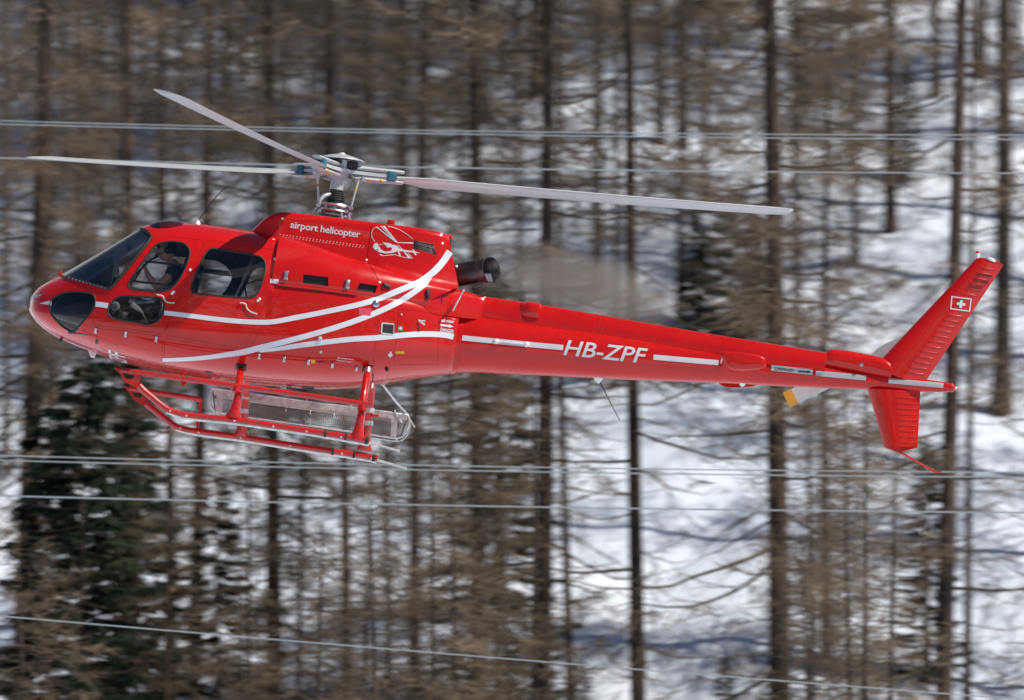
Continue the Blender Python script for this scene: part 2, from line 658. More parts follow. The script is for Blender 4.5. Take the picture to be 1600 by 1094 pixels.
def fir_crown(seed, H, n_branch, spread):
    r = np.random.default_rng(seed)
    limbs, V, F = [], [], []
    for b in range(n_branch):
        h = 0.5 + (H - 0.7) * ((b + r.random()) / n_branch)
        f = h / H
        L = spread * (1 - f) ** 0.8 * r.uniform(0.65, 1.15) + 0.15
        az = b * 2.39996 + r.normal(0, 0.4)
        d = np.array([math.cos(az), math.sin(az), 0.0])
        droop = r.uniform(-0.42, -0.1)
        pts = [d * L * s + np.array([0, 0, h + L * (droop * s + 0.22 * s * s)]) for s in np.linspace(0, 1, 5)]
        for k in range(4):
            limbs.append((*pts[k], *pts[k + 1], 0.02 * (1 - k / 4.5), 0.02 * (1 - (k + 1) / 4.5)))
        for q in range(int(40 + 125 * L)):
            s = r.uniform(0.15, 1.0) ** 0.8
            p = d * L * s + np.array([0, 0, h + L * (droop * s + 0.22 * s * s)])
            sg = 1 if q % 2 else -1
            ang = sg * r.uniform(0.3, 1.2)
            ca, sa = math.cos(ang), math.sin(ang)
            td = np.array([d[0] * ca - d[1] * sa, d[0] * sa + d[1] * ca, r.normal(-0.25, 0.25)])
            td /= np.linalg.norm(td)
            tl = r.uniform(0.14, 0.36) * (1.15 - 0.5 * s)
            w = np.cross(td, np.array([r.normal(0, 0.4), r.normal(0, 0.4), 1.0]))
            w /= np.linalg.norm(w) + 1e-9
            w *= tl * r.uniform(0.06, 0.12)
            i = len(V)
            V += [p, p + td * tl * 0.45 + w + [0, 0, -0.03], p + td * tl + [0, 0, -0.06], p + td * tl * 0.45 - w + [0, 0, -0.02]]
            F += [(i, i + 1, i + 2), (i, i + 2, i + 3)]
    me = bpy.data.meshes.new('fir_needles')
    me.from_pydata([tuple(v) for v in V], [], F)
    me.materials.append(MAT['needle'])
    return segs_mesh('fir_limbs', limbs, 'limb', 3), me

def trunk_mesh(H, r0, seed, bend):
    r = np.random.default_rng(seed)
    bm = bmesh.new()
    rings = []
    ph = r.uniform(0, 6, 3)
    zs = np.concatenate([[-0.8, 0.0, 0.25, 0.7], np.linspace(1.4, H, 20)])
    seg = 12
    for z in zs:
        f = max(z, 0) / H
        rad = r0 * (1 - 0.86 * f ** 1.15) * (1 + 0.55 * math.exp(-max(z, 0) / 0.35))
        cx = bend * math.sin(f * 3.1 + ph[0]) - bend * math.sin(ph[0])
        cy = bend * math.sin(f * 2.3 + ph[1]) - bend * math.sin(ph[1])
        rings.append([bm.verts.new((cx + math.cos(a) * rad * (1 + 0.12 * noise.noise((math.cos(a) * 1.5 + seed, math.sin(a) * 1.5, z * 0.9)) + 0.06 * math.sin(5 * a + ph[2])),
                                    cy + math.sin(a) * rad * (1 + 0.12 * noise.noise((math.cos(a) * 1.5, math.sin(a) * 1.5 + seed, z * 0.9))), z)) for a in (2 * math.pi * k / seg for k in range(seg))])
    for a, b in zip(rings, rings[1:]):
        for k in range(seg):
            bm.faces.new((a[k], a[(k + 1) % seg], b[(k + 1) % seg], b[k]))
    bm.faces.new(rings[0][::-1])
    bm.faces.new(rings[-1])
    return bm_mesh(bm, 'trunk')

CROWN = {
    'fuzzy': [larch_crown(11, 20, 150, 22, 7, 2.5, 1.6), larch_crown(12, 20, 140, 23, 7, 2.6, 1.6)],
    'mid': [larch_crown(21, 20, 110, 19, 7, 2.5, 2.0), larch_crown(22, 20, 104, 20, 7, 2.4, 2.0)],
    'sparse': [larch_crown(31, 20, 66, 11, 6, 2.4, 2.0), larch_crown(32, 20, 60, 12, 6, 2.3, 1.6)],
    'thin': [larch_crown(41, 20, 64, 9, 5, 1.5, 1.5)],
    'pine': [fir_crown(53, 4, 42, 1.7), fir_crown(54, 4, 40, 1.5)],
    'fir': [fir_crown(51, 9, 110, 1.9), fir_crown(52, 9, 120, 1.6)],
}
CROWN_H = {'fuzzy': 20, 'mid': 20, 'sparse': 20, 'thin': 20, 'fir': 9, 'pine': 4}
tree_no = [0]

def base_point(px, Y=None, ybase=None):
    if ybase is not None:
        lo, hi = 100.0, 190.0
        for _ in range(40):
            Y = (lo + hi) / 2
            z = ground_z((px - 800) / FPX * Y, Y)
            if 547 - z / Y * FPX > ybase:
                lo = Y
            else:
                hi = Y
    X = (px - 800) / FPX * Y
    return X, Y, ground_z(X, Y)

def tree(px, wpx, kind, label, Y=None, ybase=None, lean=0.0, H=None, group=None, var=0, rot=None):
    """px: where the trunk stands across the picture; lean: sideways shift of the trunk over its visible height, in photo pixels"""
    tree_no[0] += 1
    i = tree_no[0]
    r = np.random.default_rng(100 + i)
    X, Y, Z = base_point(px, Y, ybase)
    fir = kind in ('fir', 'pine')
    H = H or r.uniform(19, 25)
    t = empty('fir_tree' if fir else 'larch_tree', label, 'tree', group, (X, Y, Z - 0.05))
    t.rotation_euler = (r.normal(0, 0.008), math.atan2(lean, 1066), 0)
    r0 = wpx * Y / FPX / 2 * 1.12
    new_obj('trunk', trunk_mesh(H, r0, i * 4, 0.10 if not fir else 0.03), 'bark', t)
    ls, tw = CROWN[kind][var % len(CROWN[kind])]
    k = H / CROWN_H[kind]
    for nm, me_ in (('branches', ls), ('needles' if fir else 'twigs', tw)):
        o = new_obj(nm, me_, None, t, kind='stuff', smooth=False)
        o.scale = (0.55 + 0.45 * k, 0.55 + 0.45 * k, k) if not fir else (k, k, k)
        o.rotation_euler = (0, 0, rot if rot is not None else r.uniform(0, 6.28))
    return t

# the trunks one can follow in the photograph, left to right
T = tree
T(22, 34, 'fuzzy', 'thick reddish larch trunk nearest the left picture edge', Y=107, lean=28, H=24, var=0)
T(78, 14, 'mid', 'slim bare larch close behind the thick leftmost trunk', Y=126, lean=4, var=1)
T(122, 16, 'mid', 'dark straight larch above the helicopter nose, left of its thin twin', Y=131, lean=4, var=0)
T(160, 13, 'mid', 'thin dark larch standing right of its twin above the helicopter nose', Y=136, lean=-6, var=1)
T(203, 21, 'fuzzy', 'larch with pale sunlit trunk straight above the windscreen', Y=116, lean=4, H=25, var=1)
T(252, 14, 'mid', 'slender brown larch behind the cabin roof hatch', Y=134, lean=4, var=0)
T(300, 20, 'mid', 'dark larch trunk below the front of the skids', Y=110, lean=12, var=1, H=21)
T(352, 13, 'fuzzy', 'bushy thin larch above the rear cabin door', Y=139, lean=4, var=0)
T(428, 23, 'fuzzy', 'brown larch with dense twigs behind the front of the engine cowling', Y=108, lean=-2, H=24, var=0)
T(512, 22, 'mid', 'larch trunk rising right behind the rotor mast', Y=128, lean=6, var=1, H=22)
T(536, 22, 'mid', 'dark larch trunk beneath the rear skid springs', Y=104, lean=6, H=13, var=0)
T(574, 16, 'fuzzy', 'brown larch just right of the rotor hub', Y=138, lean=3, var=1)
T(630, 17, 'sparse', 'dark slim larch above the airport helicopter lettering end', Y=134, lean=2, var=0, H=22)
T(648, 18, 'mid', 'brown larch trunk right of the wire basket end', Y=113, lean=0, H=15, var=0)
T(746, 25, 'mid', 'dark larch trunk behind the joint of cabin and tail boom', Y=108, lean=8, H=24, var=0)
T(845, 26, 'mid', 'stout larch trunk below the boom navigation lamps', Y=106, lean=-2, H=25, var=1)
T(893, 13, 'sparse', 'thin larch right of the stout trunk under the boom', Y=112, lean=-12, H=15, var=1)
T(931, 14, 'sparse', 'slim dark larch above the exhaust plume, left of the thick one', Y=129, lean=2, H=23, var=0)
T(1002, 22, 'sparse', 'thick dark larch behind the registration letters, snow on both sides', Y=108, lean=-26, H=25, var=0, rot=0.4)
T(1031, 13, 'sparse', 'thin larch just right of the thick one behind the letters', Y=136, lean=2, var=1, H=24)
T(1187, 18, 'fuzzy', 'brown larch at the top left of the broad trunk before the tail', Y=142, lean=-2, var=0)
T(1221, 32, 'fuzzy', 'broad dark larch crossing the picture left of the tail fin', Y=105, lean=-8, H=26, var=1)
T(1292, 13, 'mid', 'slim brown larch under the tail rotor', Y=113, lean=2, H=13, var=0)
T(1392, 17, 'sparse', 'larch whose trunk meets the snow left of the fin tip', ybase=362, lean=-4, var=1, H=22)
T(1469, 25, 'sparse', 'dark larch trunk running down right of the ventral fin', Y=106, lean=18, H=25, var=0)
T(1531, 17, 'mid', 'larch rooted high on the snow near the top right corner', ybase=118, lean=-4, var=0)
T(1511, 11, 'thin', 'thin reddish larch between the two dark trunks at right', Y=110, lean=-8, H=14)
T(1566, 24, 'sparse', 'larch trunk meeting the snow at the right edge below the fin', ybase=640, lean=2, var=1, H=24)
# uphill larches of which mostly trunk and twigs show
T(590, 12, 'fuzzy', 'twiggy uphill larch above the rotor blade right of the hub', Y=146, lean=2, var=0)
T(468, 13, 'mid', 'bare uphill larch left of the rotor mast', Y=147, lean=-3, var=1)
T(690, 11, 'mid', 'spindly uphill larch above the rear end of the engine cowling', Y=144, lean=3, var=0)
T(752, 17, 'mid', 'pale brown uphill larch above the exhaust pipe', Y=138, lean=2, var=1)
T(838, 20, 'fuzzy', 'brown uphill larch over the exhaust plume crossed by the rotor blade', Y=139, lean=0, var=1)
T(1100, 10, 'thin', 'very thin uphill larch above the middle of the tail boom', ybase=330, lean=5)
T(1290, 11, 'fuzzy', 'light brown uphill larch between rotor blade tip and fin', Y=148, lean=2, var=1)
T(1462, 12, 'thin', 'thin uphill larch above the fin tip', ybase=150, lean=-4, H=18)
T(46, 12, 'mid', 'thin uphill larch in the top left corner', Y=145, lean=3, var=0)
T(310, 11, 'mid', 'thin twig-filled uphill larch left of the raised rotor blade', Y=150, lean=0, var=1)
# crowns rising from downhill into the lower half of the picture
T(40, 15, 'fuzzy', 'bushy larch top in the bottom left corner', Y=95, H=10.5, lean=4, var=0)
T(498, 14, 'fuzzy', 'brown twiggy larch top under the middle of the skids', Y=94, H=11.2, lean=2, var=1)
T(590, 15, 'fuzzy', 'bushy brown larch top below the wire basket end', Y=93, H=12.2, lean=-3, var=0)
T(695, 14, 'fuzzy', 'bushy brown larch top at the bottom between two dark trunks', Y=94, H=12, lean=2, var=1)
T(390, 12, 'mid', 'small twiggy larch top below the front skids', Y=97, H=9, lean=2, var=1)
T(1330, 13, 'fuzzy', 'dense brown larch top under the ventral fin', Y=95, H=12, lean=4, var=1)
T(1398, 12, 'fuzzy', 'smaller brown larch top right of the dense one under the fin', Y=97, H=11, lean=0, var=0)
T(1255, 12, 'mid', 'twiggy larch top right of the broad trunk at the bottom', Y=98, H=8.5, lean=0, var=0)
# dark evergreens
T(128, 12, 'fir', 'large dark green fir below the helicopter nose', Y=101, H=11.2, lean=2, var=0)
T(215, 11, 'fir', 'dark fir right of the large one under the nose', Y=104, H=9.2, lean=-2, var=1)
T(335, 10, 'fir', 'shaded fir behind the dark trunk below the skids', Y=108, H=6.2, lean=0, var=0)
T(778, 10, 'fir', 'dark fir top between two larch trunks below the boom joint', Y=112, H=7.8, lean=2, var=1)
T(1148, 9, 'pine', 'green fir on open snow above the middle of the boom', ybase=545, H=2.9, lean=0, var=0)
T(1098, 8, 'pine', 'small green fir above the registration letters', ybase=500, H=1.9, lean=0, var=1)
T(1448, 11, 'fir', 'dark green fir at the foot of the trunk in the lower right', Y=112, H=4.2, lean=2, var=1)
T(908, 8, 'fir', 'little fir at the bottom edge right of the stout trunk', Y=109, H=2.2, lean=0, var=0)
T(1132, 8, 'fir', 'little fir at the bottom edge left of the broad trunk', Y=109, H=2.3, lean=0, var=1)
T(1415, 8, 'fir', 'small fir behind the trunk foot left of the fin tip', ybase=285, H=2.6, lean=0, var=0)

T(75, 11, 'fir', 'dark fir between the leftmost trunk and the large fir', Y=103, H=9.6, lean=0, var=1)
T(180, 11, 'fir', 'dark fir squeezed between the two firs under the nose', Y=107, H=9.5, lean=0, var=0)
T(1085, 9, 'fir', 'dark green fir half hidden by the boom, left of the green one', ybase=565, H=3.0, lean=0, var=1)
T(1180, 9, 'fir', 'dark green fir half hidden by the boom, right of the green one', ybase=560, H=2.8, lean=0, var=0)
# thinner trunks standing between the ones above
ORD = 'first second third fourth fifth sixth seventh eighth ninth tenth eleventh twelfth thirteenth fourteenth fifteenth sixteenth seventeenth eighteenth nineteenth twentieth'.split()
UP = [8, 62, 101, 142, 181, 228, 278, 329, 379, 404, 449, 491, 553, 611, 668, 722, 786, 812, 874, 962]
for k, px in enumerate(UP):
    T(px, 9 + (k * 5) % 5, ('sparse', 'thin', 'sparse')[k % 3] if px < 340 else ('mid', 'sparse', 'fuzzy', 'sparse')[k % 4] if px < 560 else ('mid', 'sparse')[k % 2], ORD[k] + ' from the left of the thin far trunks in the upper picture', Y=124 + (k * 7) % 19, lean=(k * 3) % 9 - 4, var=k % 2)
LOW = [95, 246, 268, 372, 462, 560, 612, 720, 800, 822, 1262, 1345]
for k, px in enumerate(LOW):
    T(px, 10 + (k * 3) % 4, ('mid', 'fuzzy', 'sparse')[k % 3], ORD[k] + ' from the left of the slender larches rising from the bottom edge', Y=97 + (k * 5) % 11, H=9.5 + (k * 7) % 5, lean=(k * 5) % 9 - 4, var=k % 2)
RIGHT = [1072, 1128, 1160, 1256, 1345, 1428, 1590]
for k, px in enumerate(RIGHT):
    T(px, 8 + (k * 3) % 4, 'mid', ORD[k] + ' of the faint thin trunks on the open snow, counting from the boom middle rightwards', Y=136 + (k * 5) % 13, lean=(k * 3) % 7 - 3, var=k % 2)

T(1062, 11, 'fuzzy', 'brown twiggy larch right of the thick trunk behind the letters', Y=127, lean=3, var=0)
T(1246, 11, 'fuzzy', 'slim twig-filled larch hard against the right side of the broad trunk', Y=124, lean=-3, var=1)
T(1336, 10, 'fuzzy', 'slim twig-filled larch between the broad trunk and the fin', Y=129, lean=2, var=0)

# unseen larches added beyond the right edge to throw shade on the snow
for px, Y in ((1720, 108), (1790, 116), (1860, 124), (1700, 131), (1930, 111), (1800, 138), (1900, 145), (2050, 126), (1990, 134), (2150, 118)):
    T(px, 20, 'mid', 'unseen larch added outside the right edge of the picture to shade the snow', Y=Y, H=21, group='larches outside the right picture edge', var=int(px) % 2)
T = None

# rocks breaking through the snow near the top of the picture
def rock(px, ypx, s, label):
    X, Y, Z = base_point(px, ybase=ypx)
    bm = bmesh.new()
    bmesh.ops.create_icosphere(bm, subdivisions=3, radius=1.0)
    for v in bm.verts:
        d = 1 + 0.35 * noise.noise(v.co * 1.3 + Vector((px, 0, 0))) + 0.15 * noise.noise(v.co * 3.1)
        v.co = Vector((v.co.x * s[0], v.co.y * s[1], v.co.z * s[2])) * d
    o = new_obj('rock', bm_mesh(bm, 'rock'), 'rock', None, label, 'rock', 'rocks poking out of the snow', smooth=False)
    o.location = (X, Y, Z)
rock(1112, 14, (0.75, 0.5, 0.24), 'long dark rock in the snow at the top edge')
rock(1018, 36, (0.20, 0.2, 0.12), 'small dark rock in the snow above the rotor blade')
rock(1325, 26, (0.95, 0.6, 0.16), 'flat brown rock in the snow near the top right')

# ------------------------------------------------------------------ power lines
def at(px, py, Y):
    return Vector(((px - 800) / FPX * Y, Y, (547 - py) / FPX * Y))

def power_line(pts, Y, dia, label):
    f = np.polyfit([p[0] for p in pts], [p[1] for p in pts], 2 if len(pts) > 2 else 1)
    P = [at(px, float(np.polyval(f, px)), Y) for px in np.linspace(-3500, 5100, 60)]
    bm = bmesh.new()
    add_tube(bm, [tuple(p) for p in P], dia / 2, 8)
    new_obj('power_line', bm_mesh(bm, 'power_line'), 'wire', None, label, 'power line', 'power lines strung across the valley')
power_line([(0, 189), (800, 206), (1600, 211)], 92, 0.017, 'topmost of the pale cables, crossing above the rotor hub')
power_line([(0, 194), (800, 211), (1600, 218)], 92.4, 0.017, 'second cable from the top, hugging the topmost one')
power_line([(0, 247), (800, 264), (1600, 271)], 91, 0.021, 'cable at rotor height that passes right behind the hub')
power_line([(0, 712), (400, 721.5), (800, 730), (1600, 738)], 90, 0.018, 'upper cable of the close pair just below the skids')
power_line([(0, 719.5), (400, 729), (800, 737), (1600, 746)], 90.4, 0.018, 'lower cable of the close pair just below the skids')
power_line([(0, 775), (400, 784), (800, 792), (1600, 801)], 91, 0.022, 'single cable between the close pair and the lowest cable')
power_line([(0, 963), (400, 996), (800, 1031), (1200, 1062)], 88, 0.018, 'lowest cable, sloping down towards the right')
# ------------------------------------------------------------------ helicopter: its place in the world and the way back from the picture
ROT = Matrix.Rotation(R(-4.8), 3, 'X') @ Matrix.Rotation(R(8.2), 3, 'Y')
HPOS = Vector((0, DIST, 0))
RI = ROT.transposed()
EYE = RI @ (-HPOS)                             # the camera seen from the helicopter's own axes

def ray_dir(px, py):
    return (RI @ Vector(((px - 800) / FPX, 1.0, (547 - py) / FPX))).normalized()

def L(px, py, y=0.0):
    """the point of the helicopter's plane y = const that shows at (px, py)"""
    d = ray_dir(px, py)
    return EYE + d * ((y - EYE.y) / d.y)

def curve(pts, y=0.0):
    return pchip([(q.x, q.z) for q in (L(a, b, y) for a, b in pts)])

def wcurve(pts, py=490):
    return pchip([(L(a, py).x, w) for a, w in pts])

def X(px, py=490, y=0.0):
    return L(px, py, y).x

heli = empty('helicopter', 'red helicopter with white stripes flying past the snowy forest', 'helicopter')
heli.location = HPOS
heli.rotation_mode = 'QUATERNION'
heli.rotation_quaternion = ROT.to_quaternion()

# ---- body: cross-sections
TOP = curve([(45, 478), (45.6, 473), (48, 467), (53, 459), (62, 449.8), (80, 439.4), (97, 431.5), (130, 413), (160, 395.8), (190, 378), (218, 361.5), (232, 354.5), (250, 351.3), (280, 350.4), (310, 352.2), (350, 357.2), (400, 365), (440, 372.5)])
DECK = curve([(425, 424), (432, 427), (511, 436), (558, 443.5), (621, 453), (660, 464), (690, 476), (702, 481), (716, 487)], -0.7)
BOT = curve([(45, 478), (45.2, 483), (47.5, 489), (53, 498), (65.6, 511), (80, 521.5), (96, 530), (137, 547.3), (172, 560), (222, 572.5), (263, 581), (320, 590.5), (379, 597.5), (441, 603), (488, 606.5), (535, 606.5), (566, 604), (597, 599.5), (660, 590.5), (709.6, 583), (730, 580.5)])
ZC = curve([(45, 478.5), (100, 486), (200, 495), (300, 500), (435, 505), (560, 513), (640, 523), (716, 534)], -0.85)
WID = wcurve([(45, 0.0), (45.6, .07), (47.5, .15), (51, .235), (57, .325), (66, .42), (78, .505), (95, .595), (120, .69), (155, .79), (200, .87), (250, .915), (310, .935), (430, .935), (500, .915), (560, .865), (600, .79), (640, .68), (680, .53), (712, .40), (725, .37)])
NU = wcurve([(45, 2.0), (80, 2.15), (110, 2.5), (150, 2.9), (200, 3.15), (430, 3.1)])
NL = wcurve([(45, 2.0), (120, 2.2), (220, 2.6), (480, 2.75), (620, 2.4), (712, 2.05)])
X0, X1 = X(45, 478), X(713, 535)
XD = X(436, 406)                               # where the cabin ends and the engine deck begins

def section(x, inset=0.0, rear=False, n=104):
    up = DECK(x) if rear else TOP(x)
    zc, zb, w = ZC(x), BOT(x), WID(x)
    zc = min(max(zc, zb + 0.45 * (up - zb) * 0.5), up - 0.02)
    hu, hl = max(up - zc - inset, .004), max(zc - zb - inset, .004)
    w = max(w - inset, .004)
    nu = 5.5 if rear else NU(x)
    nl = NL(x)
    out = []
    for k in range(n):
        a = 2 * math.pi * k / n
        c, s = math.cos(a), math.sin(a)
        m = nu if s >= 0 else nl
        y = w * math.copysign(abs(c) ** (2 / m), c)
        z = zc + (hu if s >= 0 else hl) * math.copysign(abs(s) ** (2 / m), s)
        out.append((x, y, z))
    return out

def stations(a, b, n, power=1.0):
    return [a + (b - a) * (k / n) ** power for k in range(n + 1)]

def body_rings(inset=0.0):
    xs = [x for x in stations(X0 + 0.004 + inset, XD, 110, 1.35)]
    rings = [section(x, inset) for x in xs]
    return rings

r1 = body_rings()
r1 += [section(x, 0, True) for x in stations(XD + 0.004, X1, 44)]
body_bm = loft_bm(r1)
body_mesh = bpy.data.meshes.new('body')
body_bm.to_mesh(body_mesh)
BODY_BVH_MESH = body_bm.copy()
inner = loft_bm([section(x, 0.035) for x in stations(X(80, 478), XD - 0.06, 90, 1.2)])
inner_mesh = bm_mesh(inner)
bm = loft_bm([section(x, 0.005) for x in stations(X0 + 0.02, XD, 110, 1.3)])
skin_out = bm_mesh(bm)
bm = loft_bm([section(x, 0.011) for x in stations(X0 + 0.03, XD - 0.01, 110, 1.3)])
skin_in = bm_mesh(bm)

# ---- engine cowling: box on top, hollow corner, round shoulder
CT = curve([(382, 372), (393, 362.5), (400, 355), (406, 349.5), (412, 344), (418, 339.5), (424, 336), (431, 333), (443, 331.3), (580, 347), (660, 357), (690, 362.5), (706, 368.5), (730, 376)], -0.25)
CC = curve([(425, 368), (438, 370), (485, 382), (526, 396), (574, 411), (600, 420), (640, 434), (680, 446), (730, 456)], -0.47)
CB = curve([(425, 440), (435, 442), (511, 450.5), (558, 457.5), (600, 461.5), (640, 465.5), (676, 471), (730, 478)], -0.8)
CWT = wcurve([(380, .26), (393, .31), (406, .36), (418, .40), (430, .42), (443, .43), (580, .44), (650, .42), (690, .37), (706, .32), (730, .27)], 350)
CWC = wcurve([(425, .465), (574, .49), (600, .51), (640, .53), (680, .49), (730, .41)], 400)
CWB = wcurve([(425, .92), (470, .915), (511, .90), (558, .86), (600, .78), (640, .67), (676, .56), (730, .44)], 450)

def half(x):
    zt, zc, zb, wt, wc, wb = CT(x), CC(x), CB(x), CWT(x), CWC(x), CWB(x)
    P = [(wt * k / 4 * 0.86, zt - 0.012 * (k / 4) ** 2) for k in range(5)]
    for k in range(1, 6):
        a = k / 5 * math.pi / 2
        P.append((wt * 0.86 + wt * 0.14 * math.sin(a) + 0.004 * k, zt - 0.012 - 0.07 * (1 - math.cos(a))))
    ya, za = P[-1]
    for k in range(1, 7):                      # the flat side with a small fillet into the shoulder
        s = k / 7
        P.append((ya + (wc - ya) * (s * s * 0.9), za + (zc + 0.02 - za) * s))
    for k in range(13):
        a = k / 12 * math.pi / 2
        P.append((wc + (wb - wc) * math.sin(a) ** 0.82, zb + (zc - zb) * math.cos(a) ** 0.95))
    P.append((wb * 0.97, zb - 0.05))
    P.append((wb * 0.5, zb - 0.06))
    return P

def cowl_ring(x):
    h = half(x)
    return [(x, -y, z) for y, z in h] + [(x, y, z) for y, z in h[:0:-1]]

cowl_bm = loft_bm([cowl_ring(x) for x in stations(X(437, 400), X(728, 420), 80)])
cowl_copy = cowl_bm.copy()
cowl_mesh = bm_mesh(cowl_bm)

def front_ring(x):
    zt, wt = CT(x), CWT(x)
    zb = TOP(x) - 0.10
    wc = 0.50 * min(1, wt / .42)
    zc = max(min(CC(max(x, X(438, 370))) + (TOP(x) - TOP(X(438, 370))) * 0.5, zt - 0.05), zb)
    h = half(max(x, X(438, 400)))[:16]
    s0 = half(max(x, X(438, 400)))
    z0, z1 = s0[0][1], s0[15][1]
    P = [(y * wt / CWT(X(438, 350)), zt + (z - z0) * max(0.05, (zt - zb) / (z0 - z1 + 0.12))) for y, z in h]
    P += [(P[-1][0] * 1.03, zb - 0.06), (P[-1][0] * .5, zb - 0.08)]
    return [(x, -y, z) for y, z in P] + [(x, y, z) for y, z in P[:0:-1]]
front_bm = loft_bm([front_ring(x) for x in stations(X(386, 365), X(437, 400) + 0.012, 30)])
front_copy = front_bm.copy()
new_obj('cowling_front_fairing', bm_mesh(front_bm, 'fairing', 50), 'red', heli)

# ---- tail boom and what rides on it
BT = curve([(690, 484), (722, 486.5), (757, 488.5), (847, 502), (941, 514.5), (1035, 529), (1129, 544), (1184, 555.5), (1288, 568.5), (1323, 575), (1389, 585), (1440, 592), (1480, 597.5), (1488, 600)])
BB = curve([(690, 586), (709.6, 582.5), (816, 586), (929, 591), (1004, 594.5), (1080, 597), (1160, 600), (1219, 603.5), (1354, 608.6), (1480, 612.8), (1488, 612)])

def ell_ring(x, zt, zb, w, n=40, e=2.0):
    zc, h = (zt + zb) / 2, (zt - zb) / 2
    out = []
    for k in range(n):
        a = 2 * math.pi * k / n
        c, s = math.cos(a), math.sin(a)
        out.append((x, w * math.copysign(abs(c) ** (2 / e), c), zc + h * math.copysign(abs(s) ** (2 / e), s)))
    return out
def boom_w(x):
    return max(0.03, (BT(x) - BB(x)) / 2 * 0.90)
boom_bm = loft_bm([ell_ring(x, BT(x), BB(x), boom_w(x), 48) for x in stations(X(709, 535), X(1487, 606), 90)])
boom_copy = boom_bm.copy()
new_obj('tail_boom', bm_mesh(boom_bm, 'boom', 50), 'red', heli)
lathe('boom_end_cap', [(0.050, 0), (0.052, 0.02), (0.035, 0.05), (0.012, 0.065), (0.012, 0.09), (0.002, 0.095)], L(1484, 605.5), (1, 0, -0.03), 'red', heli, 16)
lathe('tail_lamp', [(0.016, 0), (0.016, 0.02), (0.004, 0.035)], L(1492, 606.5), (1, 0, 0), 'lamp', heli, 12)
# the collar of rivets at the joint
bm = bmesh.new()
xj = X(713, 535)
for k in range(2):
    rr = []
    for dx, up in ((-0.035, 0.002), (-0.03, 0.010), (0.03, 0.010), (0.035, 0.002)):
        x = xj + 0.012 + dx
        rr.append([(a, b * (1 + up / boom_w(x) * 1.5), (BT(x) + BB(x)) / 2 + (c - (BT(x) + BB(x)) / 2) * (1 + up / boom_w(x) * 1.5)) for a, b, c in ell_ring(x, BT(x), BB(x), boom_w(x), 64)])
    if k == 0:
        bb = loft_bm(rr)
new_obj('joint_collar', bm_mesh(bb, 'collar', 30), 'red', heli)
bm.free()

ST = curve([(664, 446), (680, 450), (700, 452.5), (718, 454), (740, 459), (758, 463), (847, 476), (938, 491.5), (1129, 524), (1160, 529), (1290, 550)], -0.08)
SW = wcurve([(664, .54), (676, .515), (690, .46), (706, .39), (717, .34), (740, .24), (758, .17), (800, .155), (1290, .115)], 470)
def spine_ring(x):
    zt, w = ST(x), SW(x)
    zb = BT(x) - 0.10
    p = [(0, zt), (w * .55, zt - .004), (w * .80, zt - .012), (w * .93, zt - .032), (w, zt - .065), (w * (1 + .016 / w), (zt + BT(x)) / 2 - 0.02), (w * (1 + .034 / w), BT(x) - 0.03), (w * (1 + .03 / w), zb)]
    return [(x, -y, z) for y, z in p] + [(x, y, z) for y, z in p[:0:-1]]
def spine_piece(a, b, name, n=20):
    b_ = loft_bm([spine_ring(x) for x in stations(a, b, n)])
    c_ = b_.copy()
    new_obj(name, bm_mesh(b_, name, 35), 'red', heli)
    return c_
sp1 = spine_piece(X(668, 460), X(757, 475), 'rear_deck_fairing', 24)
sp2 = spine_piece(X(757.15, 475), X(937.4, 505), 'drive_shaft_cover')
sp3 = spine_piece(X(937.6, 505), X(1128.6, 535), 'drive_shaft_cover')
sp4 = spine_piece(X(1128.8, 535), X(1290, 562), 'drive_shaft_cover')
# a rounded hump on the cover
c = L(833, 484, -0.07)
rr = []
for px, hh in ((813, .04), (819, .45), (825, .92), (829, 1.0), (840, 1.0), (843, .93), (844.5, .5)):
    x = X(px, 484)
    zt = ST(x) + 0.026 * hh - 0.01
    zb = BT(x) - 0.02
    wo = 0.165 + 0.05 * hh
    rr.append([(x, wo * math.copysign(abs(math.cos(a)) ** .55, math.cos(a)), zb + (zt - zb) * (0.5 + 0.5 * math.copysign(abs(math.sin(a)) ** .55, math.sin(a)))) for a in (2 * math.pi * k / 24 for k in range(24))])
new_obj('cover_blister', bm_mesh(loft_bm(rr), 'blister', 45), 'red', heli)
GT = curve([(1289, 556), (1292, 549), (1297, 545.5), (1323, 547.2), (1350, 552), (1382, 559.5), (1392, 566), (1397, 580)], -0.06)
GB = curve([(1289, 566), (1400, 587)], -0.06)
gear_bm = loft_bm([ell_ring(x, GT(x), GB(x) - 0.05, 0.125 * (1 if i > 1 else .9), 28, 2.7) for i, x in enumerate(stations(X(1290, 560), X(1394, 575), 24))])
gear_copy = gear_bm.copy()
new_obj('gearbox_fairing', bm_mesh(gear_bm, 'gearbox_fairing', 55), 'red', heli)

# ---- one surface to lay marks on
allbm = bmesh.new()
for b_ in (BODY_BVH_MESH, cowl_copy, front_copy, boom_copy, sp1, sp2, sp3, sp4, gear_copy):
    t_ = bpy.data.meshes.new('t')
    b_.to_mesh(t_)
    allbm.from_mesh(t_)
    bpy.data.meshes.remove(t_)
bmesh.ops.recalc_face_normals(allbm, faces=allbm.faces)
SURF = BVHTree.FromBMesh(allbm)
BODY = BVHTree.FromBMesh(BODY_BVH_MESH)

def smooth_source(bm):
    bm.normal_update()
    bm.faces.ensure_lookup_table()
    return BVHTree.FromBMesh(bm), bm
SRC = {'body': smooth_source(BODY_BVH_MESH), 'cowl': smooth_source(cowl_copy)}

